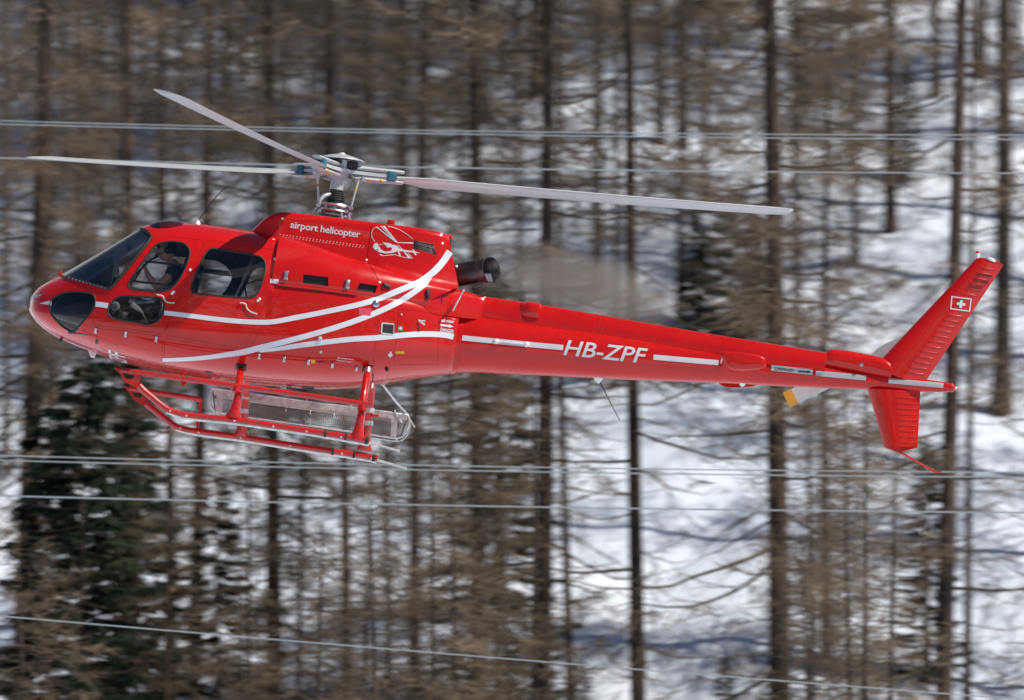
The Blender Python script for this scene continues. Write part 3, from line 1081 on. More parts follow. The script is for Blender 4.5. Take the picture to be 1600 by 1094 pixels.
def hit(px, py, tree_=None, y=-0.6):
    """where the line of sight through (px, py) meets the helicopter's skin"""
    loc, nor, idx, d = (tree_ or SURF).ray_cast(EYE, ray_dir(px, py))
    if loc is None:
        return L(px, py, y), Vector((0, -1, 0))
    if nor.dot(ray_dir(px, py)) > 0:
        nor = -nor
    return loc, nor

def outline(pix, y=-0.9, tree_=None):
    out = []
    for a, b in pix:
        p, _ = hit(a, b, tree_ or BODY, y)
        out.append((p.x, p.z))
    return out

def far_outline(pix):
    """the same on the starboard skin, seen through the cabin"""
    out = []
    for a, b in pix:
        d = ray_dir(a, b)
        p, _, _, _ = BODY.ray_cast(EYE + d * 300, -d)
        if p is None:
            p = L(a, b, 0.9)
        out.append((p.x, p.z))
    return out

def restore_normals(me, src, outer_only=True):
    """give a cut panel the smooth normals of the uncut skin"""
    tree_, bm_ = SRC[src]
    me.polygons.foreach_set('use_smooth', [True] * len(me.polygons))
    vn = {}
    nors = [None] * len(me.loops)
    for p in me.polygons:
        pn = p.normal
        flat = None
        for li in p.loop_indices:
            vi = me.loops[li].vertex_index
            if vi not in vn:
                loc, n_, idx, d = tree_.find_nearest(me.vertices[vi].co)
                if d < 0.0025:
                    f = bm_.faces[idx]
                    w = [1.0 / ((v.co - loc).length + 1e-4) for v in f.verts]
                    s = Vector((0, 0, 0))
                    for wi, v in zip(w, f.verts):
                        s += v.normal * wi
                    vn[vi] = s.normalized()
                else:
                    vn[vi] = None
            s = vn[vi]
            nors[li] = s if s is not None and s.dot(pn) > 0.80 else pn
    me.normals_split_custom_set([tuple(n) for n in nors])

def finish(name, me, mat, parent, src=None, **kw):
    me.materials.clear()
    o = new_obj(name, me, mat, parent, smooth=True, **kw)
    if src:
        restore_normals(me, src)
    if src == 'body':                          # the inside of the hull is lined in grey
        me.materials.append(MAT['cabin'])
        for p in me.polygons:
            if BODY.find_nearest(p.center)[3] > 0.022:
                p.material_index = 1
    return o

# ---- openings
P_SCREEN = [(93, 432.8), (97.5, 427), (215, 357), (222, 357), (231, 361), (236.5, 369.5), (234, 376), (176, 448), (169, 452), (160, 450)]
P_CHIN = smooth_poly([(80.7, 469.4), (88, 463), (98.5, 458.5), (109, 456.5), (120.5, 456), (139.7, 458), (146, 461.5), (148.6, 468), (148, 479), (142, 489), (134, 498), (126, 507), (119, 516), (113, 518), (106.8, 516), (97, 510), (89, 502), (82, 494), (78.3, 487), (77.6, 478)], 3)
P_FRONT_DOOR = round_poly([(239, 373), (256, 369.3), (320.6, 375), (300, 430), (268.5, 487), (255, 523), (197, 513.3), (145.5, 508.5), (147.5, 491), (166, 469), (180, 452)], 8)
P_FRONT_WIN = smooth_poly([(255, 379), (266, 377.3), (277, 378), (286, 380), (292, 384.4), (296, 391), (296.2, 399), (290.5, 416), (285, 428), (279, 438), (271, 447.5), (263, 453), (249, 456), (230, 454.6), (211, 453), (203, 450), (200.5, 445), (205.5, 435), (222, 410.5), (238, 388.8), (246, 381.5)], 3)
P_LOW_WIN = smooth_poly([(168.6, 486), (170.5, 479.5), (175, 473), (181, 467), (188, 463.6), (200, 462.6), (222, 463.6), (244, 465.3), (251, 468), (255.5, 473), (256.6, 480), (255, 488), (251, 496), (246, 502), (240, 505.4), (230, 507), (207, 503.6), (183.5, 499.6), (174, 496), (170, 491.5)], 3)
P_REAR_DOOR = round_poly([(322.2, 375.2), (431, 391), (431.5, 441), (424, 452), (382, 546.5), (257.5, 523.5), (270, 488.5), (302, 431)], 6)
P_REAR_WIN = smooth_poly([(318, 402), (322.5, 394.5), (327, 390.3), (335, 388.6), (366, 393.2), (400, 399.3), (408.5, 402.5), (413, 408), (414.6, 416), (412.5, 430), (408.6, 444), (404.5, 454), (399, 461.5), (393, 465), (386, 466), (345, 462.4), (304, 458.5), (299.5, 455.5), (298.4, 451), (300, 443.6), (308, 424)], 3)
P_STAR_A = smooth_poly([(205, 440), (228, 412), (244, 402), (262, 399), (330, 405), (348, 411), (359, 421), (363, 434), (358, 447), (347, 463), (340, 476), (330, 480), (240, 472), (212, 462)], 3)
P_STAR_B = smooth_poly([(384, 446), (390, 432), (397, 421), (406, 417.5), (425, 419.5), (436, 424), (438, 436), (433, 455), (424, 472), (412, 478), (385, 477), (374, 474), (374, 466)], 3)

shell = boolean(body_mesh, inner_mesh, 'DIFFERENCE')
skin = boolean(skin_out, skin_in, 'DIFFERENCE')

def cut_glass(poly, name, mat, parent, y0=-1.4, y1=-0.0, src=None, seal=True, label=None):
    g = boolean(skin, prism_mesh(offset_poly(poly, -0.002), y0, y1), 'INTERSECT')
    o = finish(name, g, mat, parent, label=label)
    if seal:
        pts = []
        for x, z in poly[::1]:
            s = -1 if y1 <= 0 else 1
            loc, nor, _, _ = BODY.ray_cast(Vector((x, s * 3.0, z)), Vector((0, -s, 0)))
            if loc is not None:
                pts.append(tuple(loc))
        if len(pts) > 8:
            bm_ = bmesh.new()
            seg = 6
            n_ = len(pts)
            rings_ = []
            for i in range(n_):
                p, q, m = Vector(pts[i - 1]), Vector(pts[(i + 1) % n_]), Vector(pts[i])
                t = (q - p).normalized()
                u = Vector((0, 1, 0))
                u = (u - t * u.dot(t)).normalized()
                v = t.cross(u)
                rings_.append([bm_.verts.new(m + (u * math.cos(a) * 0.006 + v * math.sin(a) * 0.011)) for a in (2 * math.pi * k / seg for k in range(seg))])
            for i in range(n_):
                a, b = rings_[i], rings_[(i + 1) % n_]
                for k in range(seg):
                    bm_.faces.new((a[k], a[(k + 1) % seg], b[(k + 1) % seg], b[k]))
            new_obj('window_seal', bm_mesh(bm_, 'seal'), 'rubber', o)
    return o

# windscreen and chin windows
sc_poly = [(p.x, p.z) for p in (hit(a, b, BODY, 0.0)[0] for a, b in P_SCREEN)]
shell = boolean(shell, prism_mesh(sc_poly, -1.5, 1.5), 'DIFFERENCE')
screen = cut_glass(sc_poly, 'windscreen', 'screen', heli, -1.5, 1.5, seal=False)
chin = outline(P_CHIN)
shell = boolean(shell, prism_mesh(chin, -1.5, -0.12), 'DIFFERENCE')
shell = boolean(shell, prism_mesh(chin, 0.12, 1.5), 'DIFFERENCE')
cut_glass(chin, 'chin_window', 'dark_glass', heli, -1.5, -0.12)
cut_glass(chin, 'chin_window', 'dark_glass', heli, 0.12, 1.5)

# port doors
fd, fw, lw = outline(P_FRONT_DOOR), outline(P_FRONT_WIN), outline(P_LOW_WIN)
rd, rw = outline(P_REAR_DOOR), outline(P_REAR_WIN)
front_door_mesh = boolean(shell, prism_mesh(offset_poly(fd, -0.0025), -1.5, -0.2), 'INTERSECT')
shell = boolean(shell, prism_mesh(fd, -1.5, -0.2), 'DIFFERENCE')
rear_door_mesh = boolean(shell, prism_mesh(offset_poly(rd, -0.0025), -1.5, -0.2), 'INTERSECT')
shell = boolean(shell, prism_mesh(rd, -1.5, -0.2), 'DIFFERENCE')
front_door_mesh = boolean(front_door_mesh, prism_mesh(fw, -1.5, -0.2), 'DIFFERENCE')
front_door_mesh = boolean(front_door_mesh, prism_mesh(lw, -1.5, -0.2), 'DIFFERENCE')
rear_door_mesh = boolean(rear_door_mesh, prism_mesh(rw, -1.5, -0.2), 'DIFFERENCE')
front_door = finish('front_door', front_door_mesh, 'red', heli, 'body')
rear_door = finish('rear_door', rear_door_mesh, 'red', heli, 'body')
cut_glass(fw, 'door_window', 'glass', front_door, -1.5, -0.2)
cut_glass(lw, 'lower_door_window', 'glass', front_door, -1.5, -0.2)
cut_glass(rw, 'door_window', 'glass', rear_door, -1.5, -0.2)
# starboard windows
sa, sb_ = far_outline(P_STAR_A), far_outline(P_STAR_B)
for q in (sa, sb_):
    shell = boolean(shell, prism_mesh(q, 0.2, 1.5), 'DIFFERENCE')
    cut_glass(q, 'starboard_window', 'glass', heli, 0.2, 1.5)

# panels of the rear body and lower sides, each cut out with its own gap
def panel(name, poly, y0=-1.5, y1=-0.15):
    global shell
    m_ = boolean(shell, prism_mesh(offset_poly(poly, -0.0028), y0, y1), 'INTERSECT')
    shell = boolean(shell, prism_mesh(poly, y0, y1), 'DIFFERENCE')
    return finish(name, m_, 'red', heli, 'body')
panel('baggage_door', round_poly(outline([(623, 483), (686, 490), (684, 569), (615, 570.5)]), 0.02))
panel('side_panel', round_poly(outline([(441, 452.5), (560, 463.5), (580, 466), (591, 500), (583.5, 572), (559, 574.5), (386, 553.5)]), 0.02))
panel('lower_panel', round_poly(outline([(146, 512.5), (197, 517.3), (255, 527), (255, 575), (215, 563), (160, 546)]), 0.02))
panel('lower_panel', round_poly(outline([(258, 528), (384, 550.5), (367, 572), (366, 588), (320, 584), (258, 576)]), 0.02))
body = finish('fuselage', shell, 'red', heli, 'body')

# ---- cowling pieces
c_front = outline([(438, 300), (581, 300), (581, 348), (573, 407), (593, 441), (596, 500), (437, 500)], -0.9, BVHTree.FromBMesh(cowl_copy))
def px_poly(pts, y):
    return [(q.x, q.z) for q in (L(a, b, y) for a, b in pts)]
f1 = px_poly([(400, 300), (581, 300), (581, 347), (573, 407), (593, 442), (600, 470), (600, 520), (400, 520)], -0.5)
f2 = px_poly([(581, 280), (701.5, 280), (702, 372), (717, 447), (676, 468), (660, 500), (600, 520), (600, 470), (593, 442), (573, 407), (581, 347)], -0.5)
cowls = []
for q, nm in ((f1, 'engine_cowling'), (f2, 'rear_engine_cowling')):
    m_ = boolean(cowl_mesh, prism_mesh(offset_poly(q, -0.003), -1.5, 1.5), 'INTERSECT')
    cowls.append([nm, m_])
inlets = [px_poly([(474, 429), (513, 433.3), (513, 447.5), (473.3, 443)], -0.88), px_poly([(562, 442.5), (590, 446.2), (586, 457.5), (557, 454)], -0.82)]
for q in inlets:
    cowls[0][1] = boolean(cowls[0][1], prism_mesh(q, -1.4, -0.60), 'DIFFERENCE')
grille_poly = px_poly([(647, 376), (676, 382), (682, 398), (646, 388)], -0.45)
cowls[1][1] = boolean(cowls[1][1], prism_mesh(grille_poly, -1.4, -0.38), 'DIFFERENCE')
cow_a = finish('engine_cowling', cowls[0][1], 'red', heli, 'cowl')
cow_b = finish('rear_engine_cowling', cowls[1][1], 'red', heli, 'cowl')

# dark solid bay put in for the shade behind the openings and seams
def core_ring(x):
    h = half(x)
    zm = CB(x)
    return [(x, -max(y - .035, y * .9), z - 0.03) for y, z in h] + [(x, max(y - .035, y * .9), z - 0.03) for y, z in h[:0:-1]]
new_obj('dark_core', bm_mesh(loft_bm([core_ring(x) for x in stations(X(441, 400), X(700, 420), 40)]), 'core'), 'dark', heli)
# ------------------------------------------------------------------ marks laid on the skin
def lay(bm2, name, mat, parent, lift=0.003, tree_=None, step=7.0, front=False, mapper=None, **kw):
    """bm2: flat mesh in photo pixels (x right, y down); cut fine and laid on the skin"""
    xs = [v.co.x for v in bm2.verts]
    ys = [v.co.y for v in bm2.verts]
    bm2.normal_update()
    bmesh.ops.triangulate(bm2, faces=bm2.faces[:])
    for ax, lo, hi in ((0, min(xs), max(xs)), (1, min(ys), max(ys))):
        n = int((hi - lo) / step)
        for k in range(1, n + 1):
            c = lo + (hi - lo) * k / (n + 1)
            pco = Vector((c, 0, 0)) if ax == 0 else Vector((0, c, 0))
            pno = Vector((1, 0, 0)) if ax == 0 else Vector((0, 1, 0))
            bmesh.ops.bisect_plane(bm2, geom=bm2.verts[:] + bm2.edges[:] + bm2.faces[:], plane_co=pco, plane_no=pno)
    for v in bm2.verts:
        if mapper:
            loc, nor = mapper(v.co.x, v.co.y)
        else:
            loc, nor = hit(v.co.x, v.co.y, tree_)
        v.co = loc + nor * lift
    me_ = bpy.data.meshes.new(name)
    bm2.to_mesh(me_)
    bm2.free()
    return new_obj(name, me_, mat, parent, smooth=False, **kw)

def poly_bm(polys):
    bm_ = bmesh.new()
    for q in polys:
        vs = [bm_.verts.new((a, b, 0)) for a, b in q]
        bm_.faces.new(vs)
    return bm_

def ribbon(name, pts, w, mat, parent, n=10, lift=0.003, tree_=None, **kw):
    """a painted band of given width in pixels along pts"""
    P = catmull(pts, n)
    ws = w if isinstance(w, (list, tuple)) else [w] * len(pts)
    W = np.interp(np.linspace(0, len(pts) - 1, len(P)), range(len(pts)), ws)
    bm_ = bmesh.new()
    rows = []
    for i, p in enumerate(P):
        a, b = P[max(0, i - 1)], P[min(len(P) - 1, i + 1)]
        t = (b - a) / (np.linalg.norm(b - a) + 1e-9)
        nn = np.array([-t[1], t[0]])
        row = []
        for s in (-0.5, -0.17, 0.17, 0.5):
            q = p + nn * W[i] * s
            loc, nor = hit(q[0], q[1], tree_)
            row.append(bm_.verts.new(loc + nor * lift))
        rows.append(row)
    for a, b in zip(rows, rows[1:]):
        for k in range(3):
            bm_.faces.new((a[k], a[k + 1], b[k + 1], b[k]))
    me_ = bpy.data.meshes.new(name)
    bm_.to_mesh(me_)
    bm_.free()
    return new_obj(name, me_, mat, parent, **kw)

def text_bm(s, bold=0.0, shear=0.0, space=1.0):
    cu = bpy.data.curves.new('txt', 'FONT')
    cu.body = s
    cu.offset = bold
    cu.shear = shear
    cu.space_character = space
    cu.resolution_u = 3
    o = bpy.data.objects.new('txt', cu)
    col.objects.link(o)
    dg = bpy.context.evaluated_depsgraph_get()
    dg.update()
    me_ = bpy.data.meshes.new_from_object(o.evaluated_get(dg))
    bpy.data.objects.remove(o)
    b_ = bmesh.new()
    b_.from_mesh(me_)
    bpy.data.meshes.remove(me_)
    return b_

def write(s, p0, p1, h, mat, parent, bold=0.0, shear=0.0, space=1.0, lift=0.0035, step=6.0, name='lettering', tree_=None, mapper=None, up=None, **kw):
    """text whose box runs from p0 (bottom left) to p1 (bottom right) with height h pixels"""
    b_ = text_bm(s, bold, shear, space)
    xs = [v.co.x for v in b_.verts]
    ys = [v.co.y for v in b_.verts]
    x0, x1, y0, y1 = min(xs), max(xs), min(ys), max(ys)
    a, c = np.array(p0, float), np.array(p1, float)
    e = (c - a)
    u = np.array([e[1], -e[0]]) / np.linalg.norm(e) if up is None else np.array(up, float)
    for v in b_.verts:
        s_ = (v.co.x - x0) / (x1 - x0)
        t_ = (v.co.y - y0) / (y1 - y0)
        q = a + e * s_ + u * h * t_
        v.co = Vector((q[0], q[1], 0))
    return lay(b_, name, mat, parent, lift, tree_, step, mapper=mapper, **kw)

# white bands
ribbon('stripe', [(63, 474.5), (72, 473.7), (81, 473.5)], [1, 4.5, 8], 'white', heli, 6)
ribbon('stripe', [(147.5, 475), (158, 476.2), (169, 477.8)], 8, 'white', heli, 6)
ribbon('stripe', [(256.5, 489), (268.5, 490.2), (300, 494), (331.6, 498), (365, 501.5), (400, 503.5), (427.5, 502.8), (462, 496.4), (490, 491), (517, 485.5), (545, 479.5), (572, 473), (597, 465), (621, 455), (640, 447.5), (654, 441.6), (668, 432.5), (681.6, 421), (693, 408), (703, 393)], [7, 7, 7.2, 7.4, 7.6, 7.8, 7.8, 8, 8, 8, 8, 8.4, 8.6, 9, 9, 9.4, 10, 10.5, 10.5, 11], 'white', heli, 6)
ribbon('stripe', [(253.8, 562.2), (275, 561.8), (300, 560.5), (330, 557.6), (355, 554), (380, 550.2), (407, 543.3), (435, 536.5), (462, 529.5), (490, 522), (517, 514), (545, 505), (572, 495), (594, 486), (613, 477), (628, 469), (640, 461), (653, 452), (664, 443.5), (673, 434)], [5.5, 6, 6.5, 7, 8, 9, 9, 8.5, 8.5, 8.5, 8.4, 8.4, 8.6, 8.6, 8.8, 9, 9, 9, 8, 4], 'white', heli, 6)
ribbon('stripe', [(405, 549.3), (425, 546.5), (446, 543.2), (480, 538.2), (517, 533.6), (551, 530), (585.6, 528), (617.5, 525), (635, 523.4), (649.5, 522.4), (668, 522), (686, 522.7), (698, 524.2), (708.5, 526.5)], [3, 5, 7, 8, 8, 8.2, 8.4, 8.6, 8.6, 8.6, 8.6, 8.6, 8.6, 8.6], 'white', heli, 6, lift=0.0036)
ribbon('stripe', [(722, 528), (760, 531.8), (800, 535.8), (840, 539.6), (880, 543.3)], 8.2, 'text', heli, 8)
ribbon('stripe', [(1021, 558.2), (1072, 562.6), (1122.5, 567)], 8.0, 'text', heli, 8)
ribbon('stripe', [(1274.5, 583.2), (1314, 587), (1353, 590.6)], 8.2, 'silver', heli, 8)
ribbon('stripe', [(1388.5, 595), (1430, 598.7), (1474, 602.6)], 7.6, 'silver', heli, 8)
dl = ribbon('danger_label', [(1205, 575), (1238, 578.2), (1270, 581.3)], 9, 'silver', heli, 8)
write('DANGER', (1210.5, 578.5), (1240.5, 581.2), 5.6, 'black_print', dl, 0.01, lift=0.006)
lay(poly_bm([[(1247, 579.2), (1262, 580.6), (1262, 579.4), (1267, 581.6), (1261.6, 583.4), (1261.6, 582.4), (1247, 581.2)]]), 'arrow', 'black_print', dl, lift=0.006)

write('HB-ZPF', (880, 554.5), (1010, 568.5), 23.5, 'text', heli, 0.012, 0.22, 1.0, name='registration_lettering')
write('airport helicopter', (452.8, 359.5), (562, 375.0), 14.2, 'text', heli, 0.018, 0.0, 0.95, name='operator_lettering', step=9)
# nose lettering, laid on from the front
def from_front(a, b):
    loc, nor, _, _ = BODY.ray_cast(Vector((X0 - 1, a, b)), Vector((1, 0, 0)))
    return (loc, nor) if loc is not None else (Vector((X0, a, b)), Vector((-1, 0, 0)))
zn = L(56, 467, -0.3).z
b_ = text_bm('helicopter', 0.02)
xs = [v.co.x for v in b_.verts]
x0, x1 = min(xs), max(xs)
for v in b_.verts:
    v.co = Vector((0.36 - (v.co.x - x0) / (x1 - x0) * 0.72, zn + 0.012 + (v.co.y) * 0.085, 0))
lay(b_, 'nose_lettering', 'text', heli, 0.003, step=0.04, mapper=from_front)
# registration under the belly: its last two letters show
def from_below(a, b):
    loc, nor, _, _ = BODY.ray_cast(Vector((a, b, -5)), Vector((0, 0, 1)))
    return (loc, nor) if loc is not None else (Vector((a, b, 0)), Vector((0, 0, -1)))
b_ = text_bm('HB-ZPF', 0.01)
xs = [v.co.x for v in b_.verts]
ys = [v.co.y for v in b_.verts]
xa, xb = X(174.5, 545), X(201.5, 552)
for v in b_.verts:
    s_ = (v.co.x - min(xs)) / (max(xs) - min(xs))
    t_ = (v.co.y - min(ys)) / (max(ys) - min(ys))
    v.co = Vector((xb + (xa - xb) * t_, 0.54 - 1.08 * s_, 0))
lay(b_, 'belly_lettering', 'text', heli, 0.003, step=0.05, mapper=from_below)

# the emblem on the rear cowling: a little helicopter inside a ring
def seg_poly(a, b, w0, w1=None):
    w1 = w0 if w1 is None else w1
    a, b = np.array(a, float), np.array(b, float)
    t = (b - a) / np.linalg.norm(b - a)
    n_ = np.array([-t[1], t[0]])
    return [tuple(a + n_ * w0 / 2), tuple(b + n_ * w1 / 2), tuple(b - n_ * w1 / 2), tuple(a - n_ * w0 / 2)]
def em(x, y):
    return 560 + x / 13.333, 340 + y / 13.333
E = []
E.append([em(*q) for q in [(330, 545), (395, 530), (420, 590), (470, 655), (510, 690), (560, 710), (640, 705), (700, 660), (690, 620), (590, 625), (545, 560), (500, 510), (530, 520), (600, 530), (680, 545), (760, 575), (810, 590), (850, 640), (930, 670), (1180, 710), (1290, 745), (1170, 735), (900, 705), (820, 705), (700, 740), (560, 750), (430, 725), (340, 670), (300, 610)]])
E.append([em(*q) for q in [(360, 195), (385, 190), (815, 520), (770, 515)]])
E.append([em(*q) for q in [(455, 180), (480, 180), (800, 520), (780, 515)]])
E.append([em(*q) for q in [(500, 178), (548, 178), (820, 520), (795, 520)]])
E.append([em(*q) for q in [(790, 510), (850, 515), (1145, 520), (1145, 548), (900, 535), (800, 530)]])
E.append([em(*q) for q in [(800, 545), (850, 590), (1090, 835), (1040, 845), (930, 700)]])
E.append([em(*q) for q in [(1060, 780), (1120, 845), (1135, 850), (1000, 690)]])
E.append([em(*q) for q in [(815, 690), (845, 690), (885, 805), (850, 800)]])
E.append([em(*q) for q in [(1115, 665), (1150, 670), (1215, 780), (1180, 785)]])
E.append([em(*q) for q in [(420, 765), (480, 765), (500, 790), (740, 770), (740, 785), (510, 803), (480, 800)]])
E.append([em(*q) for q in [(420, 560), (520, 548), (520, 556), (425, 570)]])
E.append([em(*q) for q in [(440, 590), (455, 585), (525, 630), (515, 640)]])
arc1 = [em(*q) for q in [(355, 205), (310, 240), (280, 300), (275, 360), (295, 430), (345, 505)]]
arc2 = [em(*q) for q in [(610, 190), (720, 205), (860, 260), (1000, 340), (1140, 450)]]
arc3 = [em(*q) for q in [(740, 770), (860, 805), (1000, 840), (1130, 848)]]
emb = lay(poly_bm(E), 'helicopter_emblem', 'text', heli, 0.0035, step=5)
holes = [[em(*t) for t in u] for u in ([(505, 682), (580, 628), (690, 632), (650, 690), (600, 700)], [(440, 600), (500, 570), (560, 615), (500, 668), (470, 650)], [(660, 660), (700, 640), (690, 690), (645, 700)], [(370, 655), (430, 680), (400, 695)], [(565, 580), (595, 575), (600, 600)], [(680, 540), (730, 560), (710, 575)])]
lay(poly_bm(holes), 'emblem_window', 'red', emb, 0.0052, step=5)
for a_ in (arc1, arc2, arc3):
    ribbon('ring_line', a_, 0.75, 'text', emb, 5, lift=0.0035)

# flag on the fin, writing and small signs are added with the fin and the doors below
write('DANGER', (687.5, 518.0), (708.5, 521.5), 6.2, 'white', heli, 0.02, lift=0.004)
lay(poly_bm([[(688, 506.5), (701, 508), (701, 506.6), (708.4, 510.8), (701, 512.4), (701, 511.2), (688, 509.4)]]), 'warning_arrow', 'white', heli, 0.004)
write('tail rotor', (688.4, 503.0), (709.0, 505.5), 5.0, 'white', heli, 0.03, lift=0.004)
lay(poly_bm([[(617.5, 548.8), (631.5, 548.8), (631.5, 552.6), (617.5, 552.6)]]), 'yellow_tag', 'yellow', heli, 0.004)
g_ = lay(poly_bm([[(621.8, 509.5), (629.6, 509.8), (629.2, 517), (621.4, 516.6)]]), 'first_aid_sign', 'green', heli, 0.004)
lay(poly_bm([[(624.6, 510.6), (626.4, 510.7), (626.2, 515.8), (624.4, 515.7)], [(622.8, 512.4), (628.4, 512.7), (628.3, 514.2), (622.7, 513.9)]]), 'white_cross', 'white', g_, 0.0065)
lay(poly_bm([[(560.5, 481.2), (580.5, 482.2), (578.8, 493.6), (560.5, 492)]]), 'faded_sticker', 'pink', heli, 0.004)
lay(poly_bm([[(609, 549.4), (611.6, 549.6), (611.6, 553), (613.4, 553.2), (612.6, 556), (610, 558.4), (607, 556.6), (605.8, 553), (608.6, 552.8)]]), 'ground_symbol', 'white', heli, 0.004)
lay(poly_bm([[(485, 561.5), (492.6, 562.4), (492.4, 567.4), (486, 567.2)]]), 'yellow_tag', 'yellow', heli, 0.004)
lay(poly_bm([[(495.5, 564.2), (507, 565), (506.6, 566.4), (495.4, 565.6)]]), 'dark_slot', 'black_print', heli, 0.004)
write('no step here', (527, 560.4), (552, 563.4), 3.0, 'white', heli, 0.02, lift=0.004, step=12)
write('keep clear of door', (526, 564.0), (549, 566.8), 2.6, 'white', heli, 0.02, lift=0.004, step=12)
lay(poly_bm([[(422.5, 435.8), (435.5, 436.6), (434.8, 443.0), (421.8, 442.2)]]), 'white_placard', 'white', heli, 0.006)

# ------------------------------------------------------------------ small fittings on the skin
def basis(nor):
    n_ = Vector(nor).normalized()
    u = Vector((1, 0, 0))
    u = (u - n_ * u.dot(n_)).normalized()
    return n_, u, n_.cross(u)

def rivets(name, runs, r, mat, parent, hgt=0.003):
    """rows of domed rivet heads: runs of (pixel a, pixel b, count)"""
    bm_ = bmesh.new()
    for a, b, n_ in runs:
        for k in range(n_):
            f = k / max(1, n_ - 1)
            if SURF.ray_cast(EYE, ray_dir(a[0] + (b[0] - a[0]) * f, a[1] + (b[1] - a[1]) * f))[0] is None:
                continue
            loc, nor = hit(a[0] + (b[0] - a[0]) * f, a[1] + (b[1] - a[1]) * f)
            N_, u, v = basis(nor)
            ring = [bm_.verts.new(loc + (u * math.cos(t) + v * math.sin(t)) * r + N_ * 0.0005) for t in (math.pi / 3 * q for q in range(6))]
            top = bm_.verts.new(loc + N_ * hgt)
            for q in range(6):
                bm_.faces.new((ring[q], ring[(q + 1) % 6], top))
    return new_obj(name, bm_mesh(bm_, name), mat, parent, kind='stuff', smooth=False)
rv = [((438 + 5.2 * k, 366.5 + 0.72 * k), (438.1 + 5.2 * k, 366.6 + .72 * k), 1) for k in range(26)]
rv += [((442 + 5.2 * k, 370.0 + .72 * k), (442.1 + 5.2 * k, 370.1 + .72 * k), 1) for k in range(25)]
rivets('bright_rivets', rv, 0.0065, 'pale', heli, 0.003)
runs = [((420, 462), (389, 538), 22), ((621, 487), (613, 566), 20), ((589, 503), (583, 565), 16), ((711, 490), (708, 580), 26), ((716, 490), (713.5, 580), 26), ((720, 490), (718, 580), 26),
        ((737, 496), (734, 520), 6), ((798, 500), (795, 590), 14), ((835, 506), (832, 592), 12), ((942, 518), (938, 590), 12), ((1027, 532), (1024, 594), 10), ((1125, 548), (1122, 598), 9)]
rivets('flush_rivets', runs, 0.0055, 'red', heli, 0.004)
screws = [((765, 488.5), (930, 513), 8), ((940, 514.5), (1125, 543), 8), ((1132, 545), (1286, 567.5), 6)]
rivets('cover_screws', screws, 0.009, 'dark', heli, 0.004)
rivets('cowling_fasteners', [((441.5, 341.5), (441.6, 341.6), 1), ((580, 344), (580.1, 344.1), 1), ((572.5, 406.5), (572.6, 406.6), 1), ((593.5, 441), (593.6, 441.1), 1), ((691.5, 380.5), (691.6, 380.6), 1), ((690, 365), (690.1, 365.1), 1), ((713.5, 416), (713.6, 416.1), 1), ((427.5, 374), (427.6, 374.1), 1), ((430, 405), (430.1, 405.1), 1), ((757, 464.4), (757.1, 464.5), 1)], 0.016, 'lamp', heli, 0.008)

def latch(px, py, w, h, tilt, parent, mat='metal', th=0.035):
    loc, nor = hit(px, py)
    N_, u, v = basis(nor)
    if v.z < 0:
        v = -v
    rot = Matrix((u, N_, v)).transposed() @ Matrix.Rotation(R(tilt), 3, 'Y')
    bm_ = bmesh.new()
    add_box(bm_, loc + N_ * (th * 0.5 - .004), (w, th, h), rot, 0.005)
    add_box(bm_, loc + N_ * (th * 0.35) - v * h * 0.52, (w * 1.25, th * 0.7, 0.014), rot, 0.004)
    add_box(bm_, loc + N_ * (th * 0.35) + v * h * 0.52, (w * 1.2, th * 0.7, 0.014), rot, 0.004)
    return new_obj('latch', bm_mesh(bm_, 'latch', 35), mat, parent)
for a, b in ((447, 431), (542.5, 445)):
    latch(a, b, 0.040, 0.085, 0, heli)
latch(603.5, 447.5, 0.075, 0.03, 6, heli, 'dark')
latch(668, 460, 0.035, 0.10, -16, heli, 'dark')
for a, b in ((150.5, 516), (197, 522), (244.5, 529.5), (405, 556), (444, 560.5), (482, 565), (519, 570), (556.5, 575)):
    latch(a, b, 0.026, 0.052, 0, heli, 'metal', 0.028)

def rail(name, pts, r, mat, parent, lift, seg=8, n=8):
    P = []
    for p in catmull(pts, n):
        loc, nor = hit(p[0], p[1])
        P.append(tuple(loc + nor * lift))
    return tube(name, P, r, mat, parent, seg)
rail('door_rail', [(433, 443.5), (470, 447.6), (511, 452.6), (557, 459.2)], 0.016, 'red', heli, 0.012)
rail('door_rail', [(438, 447.0), (470, 450.4), (511, 455.4), (557, 462)], 0.010, 'dark', heli, 0.002)
for a, b in (((247, 459.5), (258, 462.5)), ((377, 470.5), (388, 472.8))):
    pass
h1 = rail('door_handle', [(245, 460.6), (250, 461.4), (254.5, 463), (257, 468), (261, 472), (267, 473.4), (273, 473)], 0.0075, 'pale', front_door, 0.012)
h2 = rail('door_handle', [(375, 473.4), (381, 474), (384, 476), (386, 482), (391, 487), (397, 489.5), (402, 491)], 0.0075, 'pale', rear_door, 0.012)
for d_, pts in ((front_door, [(271.5, 456), (269, 458.5), (297, 422)]), (rear_door, [(403, 470), (405.5, 467.5), (430, 405)])):
    for a, b in pts:
        loc, nor = hit(a, b)
        lathe('door_stud', [(0.016, -0.004), (0.016, 0.010), (0.010, 0.018), (0.002, 0.021)], loc, nor, 'lamp', d_, 10)

